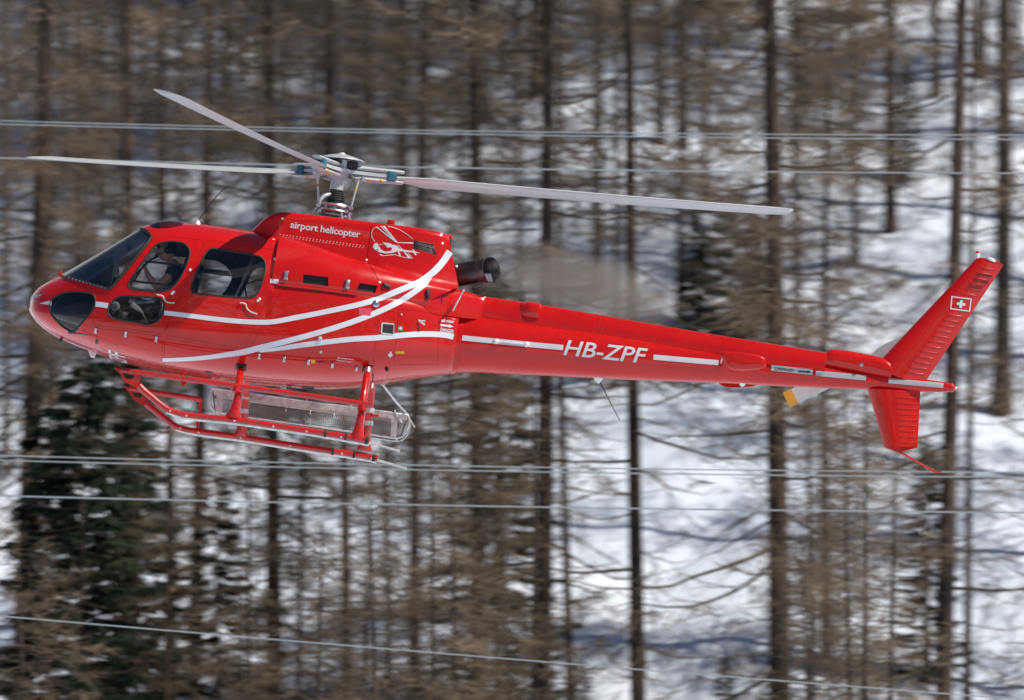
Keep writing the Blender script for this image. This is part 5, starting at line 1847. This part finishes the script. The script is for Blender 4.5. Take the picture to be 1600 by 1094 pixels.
CONES = (R(1.9), R(1.9), R(1.1))
R_TIP = 5.30
for bi, az in enumerate((R(14), R(134), R(-109.5))):
    cone = CONES[bi]
    er0 = Vector((math.cos(az), math.sin(az), 0))
    et0 = Vector((math.sin(az), -math.cos(az), 0))       # the way the blade moves
    def P3(r, t, z, lift=True):
        zz = z + (math.tan(cone) * max(0, r - 0.25) if lift else 0)
        return H0 + RR @ (er0 * r + et0 * t + Vector((0, 0, zz)))
    # blade
    rr = []
    for s in np.linspace(0, 1, 26):
        r_ = 0.66 + (R_TIP - 0.66) * s
        ch = 0.35 if s > 0.07 else 0.15 + 0.20 * max(0, (s - 0.02) / 0.05)
        if s > 0.985:
            ch *= 0.86
        tw = R(14.0 - 6.0 * s)
        af = airfoil(ch, 0.024 if s < .99 else 0.014, 9)
        ring = []
        for sign in (1, -1):
            seq = af if sign == 1 else af[-2:0:-1]
            for x, y in seq:
                c_, n_ = ch * 0.28 - x, y * sign
                ring.append(tuple(P3(r_, c_ * math.cos(tw) - n_ * math.sin(tw), c_ * math.sin(tw) + n_ * math.cos(tw) - 0.02 + 0.05 * s * s)))
        rr.append(ring)
    bl = new_obj('rotor_blade', bm_mesh(loft_bm(rr), 'blade', 50), 'blade', rotor)
    # sleeve plates above and below the star arm
    for zz in (0.055, -0.065):
        rr = []
        for r_, w, h in ((0.16, .09, .026), (0.20, .085, .03), (0.55, .055, .026), (0.68, .06, .024), (0.74, .05, .020)):
            ring = [P3(r_, w * math.cos(t) , zz + h * math.sin(t)) for t in (2 * math.pi * k / 12 for k in range(12))]
            rr.append([tuple(p) for p in ring])
        sv = new_obj('blade_sleeve', bm_mesh(loft_bm(rr), 'sleeve', 60), 'hub', rotor)
        if zz < 0:
            for r_ in (0.33, 0.47):
                rr = [[tuple(P3(q_, .072 * math.cos(t), zz + .031 * math.sin(t))) for t in (2 * math.pi * k / 12 for k in range(12))] for q_ in (r_, r_ + 0.018)]
                new_obj('yellow_band', bm_mesh(loft_bm(rr), 'band'), 'yellow', sv)
    rr = []
    for r_, w, h in ((0.0, .13, .02), (0.18, .10, .02), (0.34, .055, .018), (0.60, .04, .016)):
        rr.append([tuple(P3(r_, a, -0.005 + b)) for a, b in ((-w, -h), (w, -h), (w, h), (-w, h))])
    new_obj('star_arm', bm_mesh(loft_bm(rr), 'arm', 30), 'hub', rotor)
    bm_ = bmesh.new()
    rot3 = RR @ Matrix((er0, et0, Vector((0, 0, 1)))).transposed()
    add_box(bm_, P3(0.60, 0, -0.005), (0.10, 0.13, 0.115), rot3, 0.012)
    new_obj('elastomer_block', bm_mesh(bm_, 'block', 40), 'teal', rotor)
    bm_ = bmesh.new()
    add_box(bm_, P3(0.13, 0.02, 0.075), (0.12, 0.15, 0.085), rot3, 0.012)
    new_obj('damper_block', bm_mesh(bm_, 'damper', 40), 'dark', rotor)
    tube('pitch_horn', [tuple(P3(0.28, 0.02, -0.06)), tuple(P3(0.26, 0.14, -0.075)), tuple(P3(0.25, 0.21, -0.08))], [0.03, 0.024, 0.02], 'hub', rotor, 8)
    for k in range(3):
        tube('bonding_lead', [tuple(P3(0.10, 0.10, -.03 - .02 * k)), tuple(P3(0.16, 0.16, -.09 - .02 * k)), tuple(P3(0.24, 0.10, -.06 - .01 * k))], 0.006, 'blade2', rotor, 6)

# ------------------------------------------------------------------ landing gear
def run(pts, n=5):
    return [tuple(v) for v in catmull([tuple(L(*p)) for p in pts], n)]
def skid_side(y, top, low, plate_pix, hole_pix, rail_pts, wear, spring, extra):
    sk = tube('landing_skid', run([(a, b, y) for a, b in low]), 0.036, 'worn', heli, 14)
    # front plate with its window
    qo = [(p.x, p.z) for p in (L(a, b, y) for a, b in plate_pix)]
    qi = [(p.x, p.z) for p in (L(a, b, y) for a, b in hole_pix)]
    pm = boolean(prism_mesh(round_poly(qo, 0.01, 2), y - 0.012, y + 0.012), prism_mesh(round_poly(qi, 0.012, 2), y - 0.05, y + 0.05), 'DIFFERENCE')
    pm.materials.clear()
    new_obj('front_plate', pm, 'worn', sk, smooth=False)
    rl = run([(a, b, y) for a, b in rail_pts])
    tube('step_rail', rl, 0.031, 'worn', sk, 12)
    # wear plate under the tube
    P = run([(a, b + 4.6, y) for a, b in wear])
    bm_ = bmesh.new()
    add_tube(bm_, P, [0.022] * len(P), 8, 1.0)
    new_obj('wear_plate', bm_mesh(bm_, 'wear'), 'alu', sk)
    for k in range(6):
        f = (k + .4) / 6
        a, b = wear[0], wear[-1]
        P_ = P[min(len(P) - 1, int(f * (len(P) - 1)))]
        lathe('wear_plate_bolt', [(0.012, -0.012), (0.012, 0.006), (0.006, 0.009), (0.001, 0.01)], (P_[0], y - 0.030, P_[2] + .022), (0, -1, 0), 'alu', sk, 8)
    P = run([(a, b, y) for a, b in spring], 3)
    tube('tail_spring', P, [0.016 * (1 - 0.5 * k / len(P)) for k in range(len(P))], 'alu', sk, 8)
    lathe('spring_ball', [(0.004, -0.02), (0.018, -0.008), (0.018, 0.008), (0.004, 0.02)], P[-1], (1, 0, 0), 'alu', sk, 8)
    for a, b, w in extra:
        tube('clamp', [tuple(L(a - w, b - w * .15, y)), tuple(L(a + w, b + w * .15, y))], 0.044, 'dark', sk, 12)
    return sk
low_n = [(217.5, 603), (226, 611.5), (238, 621.5), (250, 631.5), (263, 640.5), (276, 645.5), (291, 649), (325, 652.6), (366, 656.5), (441, 667.5), (504, 677), (540, 682.6), (577, 689.5)]
skid_n = skid_side(-1.08, None, low_n,
    [(178, 574.5), (192, 577), (232, 581), (219, 589.5), (217.5, 597), (222, 606), (216, 607.5), (196, 597.5), (186, 583.5)],
    [(191.5, 583.6), (210, 586.6), (208, 593.4), (196.5, 592)],
    [(188, 578.5), (232, 584.6), (300, 593.4), (372, 603.6), (450, 614), (520, 624), (580, 632.8)],
    [(260, 639), (291, 648.5), (366, 656.5), (441, 667.5), (504, 677), (577, 690)],
    [(570, 691.5), (590, 695.5), (608, 700.4), (622, 704)], [(508, 678, 1.8), (540, 683, 1.6), (573, 689, 2.5)])
low_f = [(229, 631), (238, 638.5), (254, 651), (266, 660.5), (276, 667), (290, 671.5), (310, 674.5), (340, 678.4), (375.6, 683), (472.5, 698.5), (520, 705.5), (566, 712), (590, 716.5)]
skid_f = skid_side(1.08, None, low_f,
    [(193, 603.5), (206, 605.5), (240, 610), (232, 617), (230, 624), (234, 633), (228, 635), (210, 625), (200, 612)],
    [(205.5, 612.6), (222, 614.6), (221, 621.6), (210, 621)],
    [(202, 607), (240, 613), (280, 619), (315, 624.4)],
    [(275, 666), (310, 674.5), (375.6, 683), (472.5, 698.5), (566, 712.5), (588, 717)],
    [(588, 719), (606, 723.6), (622, 728.6), (633, 731.6)], [(520, 706, 1.8), (553, 711, 1.6), (584, 716, 2.5)])
tube('rail_end_strut', run([(314.5, 623, 1.08), (312.6, 640, 1.08), (309.6, 660, 1.08), (308, 673, 1.08)]), 0.018, 'red', skid_f, 10)
rail_clamp = [(369.5, 607.5), (565.5, 636)]
cross_f = [(364, 653, -1.08), (366.5, 645, -1.075), (369.5, 630, -1.05), (372.5, 603, -0.95), (376, 580, -0.74), (378, 577, -0.5), (379, 581, -0.2), (380, 588, 0.3), (382.5, 594, 0.55), (384, 600, 0.74), (384, 620, 0.95), (380.6, 655, 1.05), (377.5, 676, 1.075), (375.6, 683, 1.08)]
cross_r = [(557, 687, -1.08), (559.6, 676, -1.075), (562.5, 658, -1.05), (567.5, 622, -0.96), (573.6, 584, -0.74), (576, 577, -0.5), (577, 581, -0.2), (578, 588, 0.3), (580.6, 594, 0.55), (581, 603, 0.76), (578.6, 630, 0.95), (573.6, 670, 1.05), (571, 690, 1.075), (569, 704, 1.08)]
for c_, nm in ((cross_f, 0), (cross_r, 1)):
    ct_ = tube('cross_tube', run(c_), 0.040, 'red', heli, 16)
    for k, sgn in ((0, -1), (-1, 1)):
        p0 = L(*c_[k])
        p1 = L(*c_[2 if k == 0 else -3])
        d_ = (p1 - p0).normalized()
        # flared foot saddle
        bm_ = bmesh.new()
        rings = []
        for s, rx, ry in ((0.0, 0.092, 0.045), (0.03, 0.086, 0.047), (0.06, 0.070, 0.047), (0.11, 0.056, 0.047), (0.19, 0.048, 0.047), (0.30, 0.046, 0.046)):
            c0 = p0 + d_ * s
            rings.append([tuple(c0 + Vector((rx * math.cos(t), ry * math.sin(t), 0))) for t in (2 * math.pi * q / 18 for q in range(18))])
        bm_.free()
        new_obj('foot_saddle', bm_mesh(loft_bm(rings), 'saddle', 60), 'worn', ct_)
    # dark opening where the tube enters the belly
    a_ = (377, 574, 0) if nm == 0 else (574, 577, 0)
    loc, nor = hit(a_[0], a_[1])
    N_, u, v = basis(nor)
    bm_ = bmesh.new()
    add_box(bm_, loc - N_ * 0.012, (0.115, 0.05, 0.13 if nm == 0 else 0.11), Matrix((u, N_, v)).transposed(), 0.012)
    new_obj('cross_tube_socket', bm_mesh(bm_, 'socket', 40), 'rubber', heli)
    a_, b_ = rail_clamp[nm]
    tube('rail_clamp', [tuple(L(a_ + .6, b_ - 2, -1.06)), tuple(L(a_, b_ + 6, -1.07))], 0.055, 'worn', ct_, 12)
tube('socket_collar', [tuple(L(574.6, 577, -.70)), tuple(L(573.6, 584, -.74))], 0.047, 'metal', heli, 14)
tube('damper_strut', run([(584, 582, -.42), (582.6, 592, -.50), (581.4, 606, -.58)], 3), 0.012, 'alu', heli, 8)
for a, b in ((577.4, 641, 0.98), (576, 660, 1.03)), :
    pass
for a, b, y in ((382.6, 620, 0.95), (381.2, 642, 1.02), (578.3, 641, 0.98), (576, 661, 1.03)):
    tube('basket_clamp', [tuple(L(a + .2, b - 3, y)), tuple(L(a - .2, b + 4, y))], 0.050, 'alu', heli, 12)
tube('quick_release_handle', [tuple(L(580, 650, 1.0)), tuple(L(592, 649.5, .95))], 0.016, 'red', heli, 8)
# belly details
for pix, m in (([(321, 579.5), (332, 581.5), (331, 584), (323, 583.5)], 'black_print'), ([(447, 601.4), (457, 602), (456, 604), (450, 604)], 'black_print'), ([(470, 604), (492, 604.6), (486, 607.6), (474, 607)], 'dark')):
    lay(poly_bm([pix]), 'belly_drain', m, heli, 0.005)
plate('belly_bracket', [(436, 602), (446, 603), (448, 608), (440, 607)], 0.05, 0.05, 'metal', heli, 0.003)
plate('belly_bracket', [(476, 605), (492, 606), (488, 609.6), (478, 609)], 0.05, 0.05, 'steel', heli, 0.003)
plate('belly_bracket', [(592, 599), (604, 598.5), (600, 602.5), (595, 603)], 0.15, 0.05, 'pale', heli, 0.003)
tube('basket_stay', [tuple(L(597, 600, 0.15)), tuple(L(620, 630, 0.9)), tuple(L(634, 645, 1.18)), tuple(L(648, 668, 1.2))], [0.012, .012, .012, .008], 'alu', heli, 8)
tube('basket_stay', [tuple(L(616, 641, 1.16)), tuple(L(622, 652, 1.16)), tuple(L(628, 661, 1.16))], 0.009, 'alu', heli, 8)

# ------------------------------------------------------------------ wire cargo basket on the far side
yb0, yb1 = 1.17, 1.62
bk = empty('cargo_basket')
bk.parent = heli
def B(px, py, y):
    return L(px, py, yb0) + Vector((0, y - yb0, 0))
tl, trr, bl_, br_ = (331, 606.5), (637, 648.5), (335, 643.5), (624, 684.5)
def bpt(u, v, y):
    a = np.array(tl) * (1 - u) + np.array(trr) * u
    b = np.array(bl_) * (1 - u) + np.array(br_) * u
    p_ = a * (1 - v) + b * v
    return B(p_[0], p_[1], y)
outl = [(331, 606.5), (480, 627), (560, 638), (637, 648.5), (639.5, 655), (639, 664), (634.5, 676), (628, 683), (619, 685), (560, 676.5), (480, 664.6), (400, 653.2), (338, 644), (331.5, 637.5), (328, 628), (328, 616)]
for y in (yb0, yb1):
    P = [tuple(B(a, b, y)) for a, b in outl]
    P.append(P[0])
    tube('basket_frame', P, 0.011, 'alu', bk, 8)
for a, b in ((331, 606.5), (637, 648.5), (619, 685), (338, 644)):
    tube('basket_frame', [tuple(B(a, b, yb0)), tuple(B(a, b, yb1))], 0.011, 'alu', bk, 8)
def sheet(name, pts, y, th, mat):
    q_ = [(p_.x, p_.z) for p_ in (L(a, b, yb0) for a, b in pts)]
    return new_obj(name, prism_mesh(q_, y - th / 2, y + th / 2), mat, bk, smooth=False)
sheet('top_rail', [(333, 607.4), (480, 627.6), (560, 638.6), (636, 649), (636, 657.5), (560, 646.6), (480, 637), (335, 617)], yb0, 0.012, 'alu')
sheet('top_rail', [(333, 607.4), (480, 627.6), (560, 638.6), (636, 649), (636, 657.5), (560, 646.6), (480, 637), (335, 617)], yb1, 0.012, 'alu')
sheet('end_band', [(339, 616), (347.5, 617.5), (347, 645.4), (338, 643.6)], yb0 - .004, 0.012, 'alu')
sheet('end_band', [(612, 655), (621, 656), (619.5, 683), (610, 682)], yb0 - .004, 0.012, 'alu')
sheet('corner_plate', [(332, 606), (337.6, 607), (337, 621), (331, 620)], yb0 + .2, 0.012, 'blade2')
mesh_bm = bmesh.new()
def wire_(a, b, r=0.0022):
    add_tube(mesh_bm, [tuple(a), tuple(b)], r, 3)
NU_, NV_ = 92, 9
for y in (yb0, yb1):
    for k in range(NU_ + 1):
        u = 0.012 + 0.976 * k / NU_
        wire_(bpt(u, 0.2, y), bpt(u, 1.0, y))
    for k in range(NV_ + 1):
        v = 0.22 + 0.78 * k / NV_
        wire_(bpt(0.0, v, y), bpt(1.0, v, y))
for k in range(NU_ + 1):
    u = 0.012 + 0.976 * k / NU_
    wire_(bpt(u, 1.0, yb0), bpt(u, 1.0, yb1))
for k in range(12):
    y = yb0 + (yb1 - yb0) * (k + .5) / 12
    wire_(bpt(0, 1.0, y), bpt(1, 1.0, y))
for uu in (0.0, 1.0):
    for k in range(12):
        y = yb0 + (yb1 - yb0) * (k + .5) / 12
        wire_(bpt(uu, 0.1, y), bpt(uu, 1.0, y))
    for k in range(8):
        v = 0.15 + .8 * k / 8
        wire_(bpt(uu, v, yb0), bpt(uu, v, yb1))
new_obj('wire_mesh', bm_mesh(mesh_bm, 'wires'), 'mesh', bk, kind='stuff', smooth=False)
for a in ((392, 613, 403, 627, 418, 618), (479, 624, 487, 635, 498, 628.6), (548, 632, 553, 643, 559, 638)):
    tube('lid_stay', [tuple(B(a[0], a[1], yb0 - .02)), tuple(B(a[2], a[3], yb0 - .02)), tuple(B(a[4], a[5], yb0 - .02))], 0.006, 'alu', bk, 6)
for a in ((447, 636), (485, 641), (522, 646)):
    tube('lid_hook', [tuple(B(a[0], a[1], yb0 - .01)), tuple(B(a[0] - .3, a[1] + 7, yb0 - .01))], 0.007, 'alu', bk, 6)

# ------------------------------------------------------------------ pilot
def skin_mesh(verts, edges, radii, root, sub=2):
    me_ = bpy.data.meshes.new('skin')
    me_.from_pydata([tuple(v) for v in verts], edges, [])
    o = bpy.data.objects.new('skin', me_)
    col.objects.link(o)
    o.modifiers.new('s', 'SKIN')
    for i, r_ in enumerate(radii):
        d = me_.skin_vertices[0].data[i]
        d.radius = r_ if isinstance(r_, tuple) else (r_, r_)
        d.use_root = (i == root)
    sb = o.modifiers.new('u', 'SUBSURF')
    sb.levels = sub
    sb.render_levels = sub
    dg = bpy.context.evaluated_depsgraph_get()
    dg.update()
    out = bpy.data.meshes.new_from_object(o.evaluated_get(dg), depsgraph=dg)
    bpy.data.objects.remove(o)
    out.materials.clear()
    return out

PY = pilot_y
def pp(px, py, dy=0.0):
    return L(px, py, PY + dy)
J = [pp(264, 486), pp(267, 468), pp(271, 446), pp(272, 426), pp(269.5, 413), pp(267, 404),            # 0-5 pelvis .. skull base
     pp(273, 425, -.19), pp(245, 450, -.24), pp(230, 428, -.19), pp(227.5, 421, -.17),                  # 6-9 near arm
     pp(273, 427, .19), pp(252, 455, .23), pp(228, 462, .12), pp(222, 462, .08),                        # 10-13 far arm
     pp(214, 483, -.12), pp(188, 516, -.13), pp(176, 520, -.13),                                        # 14-16 near leg
     pp(214, 485, .12), pp(188, 518, .12), pp(176, 522, .12)]                                           # 17-19
Ed = [(0, 1), (1, 2), (2, 3), (3, 4), (4, 5), (3, 6), (6, 7), (7, 8), (8, 9), (3, 10), (10, 11), (11, 12), (12, 13), (0, 14), (14, 15), (15, 16), (0, 17), (17, 18), (18, 19)]
Rd = [(.15, .13), (.14, .12), (.16, .13), (.12, .11), .062, .062, .072, .044, .032, .03, .072, .044, .032, .03, .085, .052, .045, .085, .052, .045]
hc = pp(261.5, 390.5)
bm_ = bmesh.new()
bm_.from_mesh(skin_mesh(J, Ed, Rd, 0))
def head_shape(v, grow=1.0):
    """unit sphere point -> head, face towards -x"""
    x, y, z = v
    hx, hy, hz = 0.102 * x, 0.078 * y, 0.128 * z
    if x < 0:
        f = -x
        hx += -0.034 * f * math.exp(-((z + 0.12) / 0.16) ** 2 - (y / 0.22) ** 2)      # nose
        hx += -0.014 * f * math.exp(-((z + 0.78) / 0.22) ** 2 - (y / 0.4) ** 2)       # chin
        hx += 0.016 * f * math.exp(-((z - 0.10) / 0.14) ** 2 - ((abs(y) - .38) / 0.2) ** 2)  # eye sockets
        hx += -0.007 * f * math.exp(-((z + 0.46) / 0.07) ** 2 - (y / 0.3) ** 2)       # lips
        hx += 0.006 * f * math.exp(-((z + 0.60) / 0.06) ** 2 - (y / 0.3) ** 2)
    if z < -0.2:
        hy *= 1 - 0.28 * min(1, (-z - .2) / .8)
        if x > 0:
            hx *= 1 - 0.35 * min(1, (-z - .2) / .8)
    return Vector((hx, hy, hz)) * grow
tmp = bmesh.new()
bmesh.ops.create_uvsphere(tmp, u_segments=28, v_segments=20, radius=1.0)
mp = {}
for v in tmp.verts:
    mp[v] = bm_.verts.new(hc + head_shape(v.co))
for f in tmp.faces:
    bm_.faces.new([mp[v] for v in f.verts])
tmp.free()
def ear(s):
    b = bmesh.new()
    bmesh.ops.create_uvsphere(b, u_segments=10, v_segments=8, radius=1.0)
    m = {}
    for v in b.verts:
        m[v] = bm_.verts.new(hc + Vector((0.022 + v.co.x * .018, s * 0.078 + v.co.y * .010, -0.008 + v.co.z * .032)))
    for f in b.faces:
        bm_.faces.new([m[v] for v in f.verts])
    b.free()
ear(-1)
ear(1)
# hands: palm and five fingers closed round what they hold
def hand(c, d, up, side):
    d, up = Vector(d).normalized(), Vector(up).normalized()
    w = d.cross(up).normalized()
    add_tube(bm_, [tuple(c - d * .03), tuple(c), tuple(c + d * .05)], [0.030, 0.038, 0.036], 8, 0.6)
    for k in range(4):
        o_ = c + d * 0.045 + w * (k - 1.5) * 0.019
        ln = (0.038, 0.045, 0.042, 0.032)[k]
        add_tube(bm_, [tuple(o_), tuple(o_ + d * ln * .7 - up * .006), tuple(o_ + d * ln - up * 0.028), tuple(o_ + d * ln * .5 - up * 0.045)], [0.0095, 0.009, 0.0085, 0.007], 6)
    o_ = c + w * 0.034 * side
    add_tube(bm_, [tuple(o_), tuple(o_ + w * .02 * side + d * .02 - up * .012), tuple(o_ + w * .014 * side + d * .045 - up * .03)], [0.012, 0.011, 0.008], 6)
hand(pp(227, 419.5, -.17), (-0.5, 0.1, 0.85), (0.85, 0, 0.5), 1)
hand(pp(220.5, 462, .07), (-1, -0.2, -0.1), (0, 0, 1), -1)
pilot = new_obj('person', bm_mesh(bm_, 'pilot'), 'skin', None, 'pilot in a dark shirt, sunglasses and headset seated at the front door window', 'person')
def hpose(o):
    o.location = HPOS
    o.rotation_mode = 'QUATERNION'
    o.rotation_quaternion = ROT.to_quaternion()
hpose(pilot)
# shirt, collar, trousers
Js = [J[0], J[1], J[2], J[3], J[3] + (J[4] - J[3]) * 0.35, J[6], J[6].lerp(J[7], .5), J[10], J[10].lerp(J[11], .5)]
new_obj('shirt', skin_mesh(Js, [(0, 1), (1, 2), (2, 3), (3, 4), (3, 5), (5, 6), (3, 7), (7, 8)], [(.165, .14), (.155, .135), (.18, .145), (.14, .12), (.085, .08), .088, .070, .088, .070], 0), 'navy', pilot)
new_obj('collar', skin_mesh([J[3].lerp(J[4], .35), J[3].lerp(J[4], .85)], [(0, 1)], [.088, .075], 0, 2), 'redcloth', pilot)
Jt = [J[0], J[14], J[15], J[17], J[18]]
new_obj('trousers', skin_mesh(Jt, [(0, 1), (1, 2), (0, 3), (3, 4)], [(.16, .14), .095, .065, .095, .065], 0), 'navy', pilot)
for k, s_ in ((15, 0), (18, 0)):
    a_, b_ = J[k], J[k + 1]
    tube('shoe', [tuple(a_ + Vector((.03, 0, -.01))), tuple(a_.lerp(b_, .5) - Vector((0, 0, .02))), tuple(b_ - Vector((.10, 0, .03)))], [0.05, 0.052, 0.038], 'dark', pilot, 10)
tmp = bmesh.new()
bmesh.ops.create_uvsphere(tmp, u_segments=28, v_segments=20, radius=1.0)
for v in list(tmp.verts):
    x, y, z = v.co
    if not (z > 0.42 + 0.10 * (x < 0) or (x > 0.12 and z > -0.45)):
        tmp.verts.remove(v)
for v in tmp.verts:
    v.co = hc + head_shape(v.co, 1.05) + Vector((0, 0, 0.002 * noise.noise(v.co * 9)))
hr_ = new_obj('hair', bm_mesh(tmp, 'hair'), 'hair', pilot)
sd = hr_.modifiers.new('t', 'SOLIDIFY')
sd.thickness = 0.008
bm_ = bmesh.new()
for s in (-1, 1):
    add_box(bm_, hc + Vector((-0.091, s * 0.033, 0.016)), (0.012, 0.056, 0.040), Matrix.Rotation(s * 0.25, 3, 'Z'), 0.008)
    add_box(bm_, hc + Vector((-0.036, s * 0.076, 0.022)), (0.10, 0.005, 0.009), None, 0.001)
add_box(bm_, hc + Vector((-0.098, 0, 0.024)), (0.008, 0.02, 0.008), None, 0.001)
new_obj('sunglasses', bm_mesh(bm_, 'sunglasses', 40), 'dark', pilot)
def headset(c, label, rot=None, mic=True):
    hs = empty('headset', label, 'headset', 'headsets in the cabin')
    hs.location = HPOS + ROT @ c
    hs.rotation_mode = 'QUATERNION'
    q_ = ROT.to_quaternion()
    hs.rotation_quaternion = q_ @ rot if rot is not None else q_
    tube('headband', [(0.012, 0.098 * math.cos(t), 0.145 * math.sin(t) - 0.005) for t in np.linspace(-0.05, math.pi + 0.05, 17)], 0.011, 'dark', hs, 8)
    for s in (-1, 1):
        lathe('ear_cup', [(0.026, -0.010), (0.040, -0.006), (0.044, 0.008), (0.042, 0.026), (0.030, 0.036), (0.002, 0.038)], (0.014, s * 0.082, -0.012), (0, s, 0), 'dark', hs, 18)
    if mic:
        tube('microphone', [(0.0, -0.11, -0.025), (-0.05, -0.105, -0.055), (-0.10, -0.05, -0.068), (-0.118, -0.01, -0.066)], [0.005, 0.004, 0.004, 0.009], 'dark', hs, 6)
    return hs
headset(hc, 'black headset with microphone on the pilot\'s head')
from mathutils import Quaternion
headset(L(354, 397, -0.30), 'left of the two headsets hanging from the cabin roof in the rear window', Quaternion((0, 0, 1), R(70)) @ Quaternion((1, 0, 0), R(8)), False)
headset(L(388, 403, -0.30), 'right of the two headsets hanging from the cabin roof in the rear window', Quaternion((0, 0, 1), R(100)) @ Quaternion((1, 0, 0), R(-6)), False)
for a in ((353, 388, 354, 380), (389, 394, 390, 384)):
    tube('headset_hook', [tuple(L(a[0], a[1], -.30)), tuple(L(a[2], a[3], -.30)), tuple(L(a[2], a[3] - 12, -.30))], 0.008, 'dark', heli, 6)

# ------------------------------------------------------------------ hot exhaust drifting over the boom
t = bpy.data.materials.new('exhaust_smoke')
t.use_nodes = True
nt = t.node_tree
for n_ in list(nt.nodes):
    nt.nodes.remove(n_)
out_ = nt.nodes.new('ShaderNodeOutputMaterial')
pv = nt.nodes.new('ShaderNodeVolumePrincipled')
pv.inputs['Color'].default_value = (0.42, 0.375, 0.33, 1)
pv.inputs['Anisotropy'].default_value = 0.2
tc = nt.nodes.new('ShaderNodeTexCoord')
ln = nt.nodes.new('ShaderNodeVectorMath')
ln.operation = 'LENGTH'
nt.links.new(tc.outputs['Object'], ln.inputs[0])
ns = nt.nodes.new('ShaderNodeTexNoise')
ns.inputs['Scale'].default_value = 1.7
ns.inputs['Detail'].default_value = 3
nt.links.new(tc.outputs['Object'], ns.inputs['Vector'])
r1_ = nt.nodes.new('ShaderNodeMapRange')
r1_.interpolation_type = 'SMOOTHERSTEP'
r1_.inputs[1].default_value = 0.05
r1_.inputs[2].default_value = 1.0
r1_.inputs[3].default_value = 1.0
r1_.inputs[4].default_value = 0.0
nt.links.new(ln.outputs['Value'], r1_.inputs[0])
r2_ = nt.nodes.new('ShaderNodeMapRange')
r2_.inputs[1].default_value = 0.28
r2_.inputs[2].default_value = 0.72
nt.links.new(ns.outputs['Fac'], r2_.inputs[0])
m1 = nt.nodes.new('ShaderNodeMath')
m1.operation = 'MULTIPLY'
nt.links.new(r1_.outputs[0], m1.inputs[0])
nt.links.new(r2_.outputs[0], m1.inputs[1])
m2 = nt.nodes.new('ShaderNodeMath')
m2.operation = 'MULTIPLY'
m2.inputs[1].default_value = 5.5
nt.links.new(m1.outputs[0], m2.inputs[0])
nt.links.new(m2.outputs[0], pv.inputs['Density'])
nt.links.new(pv.outputs[0], out_.inputs['Volume'])
MAT['smoke'] = t
bm_ = bmesh.new()
bmesh.ops.create_icosphere(bm_, subdivisions=3, radius=1.0)
me_ = bpy.data.meshes.new('smoke')
bm_.to_mesh(me_)
bm_.free()
sm = new_obj('exhaust_smoke', me_, 'smoke', None, kind='stuff')
sm.location = HPOS + ROT @ L(910, 445, 0.75)
sm.rotation_mode = 'QUATERNION'
sm.rotation_quaternion = (Matrix.Rotation(R(15), 3, 'Y')).to_quaternion()
sm.scale = (1.40, 0.76, 0.52)
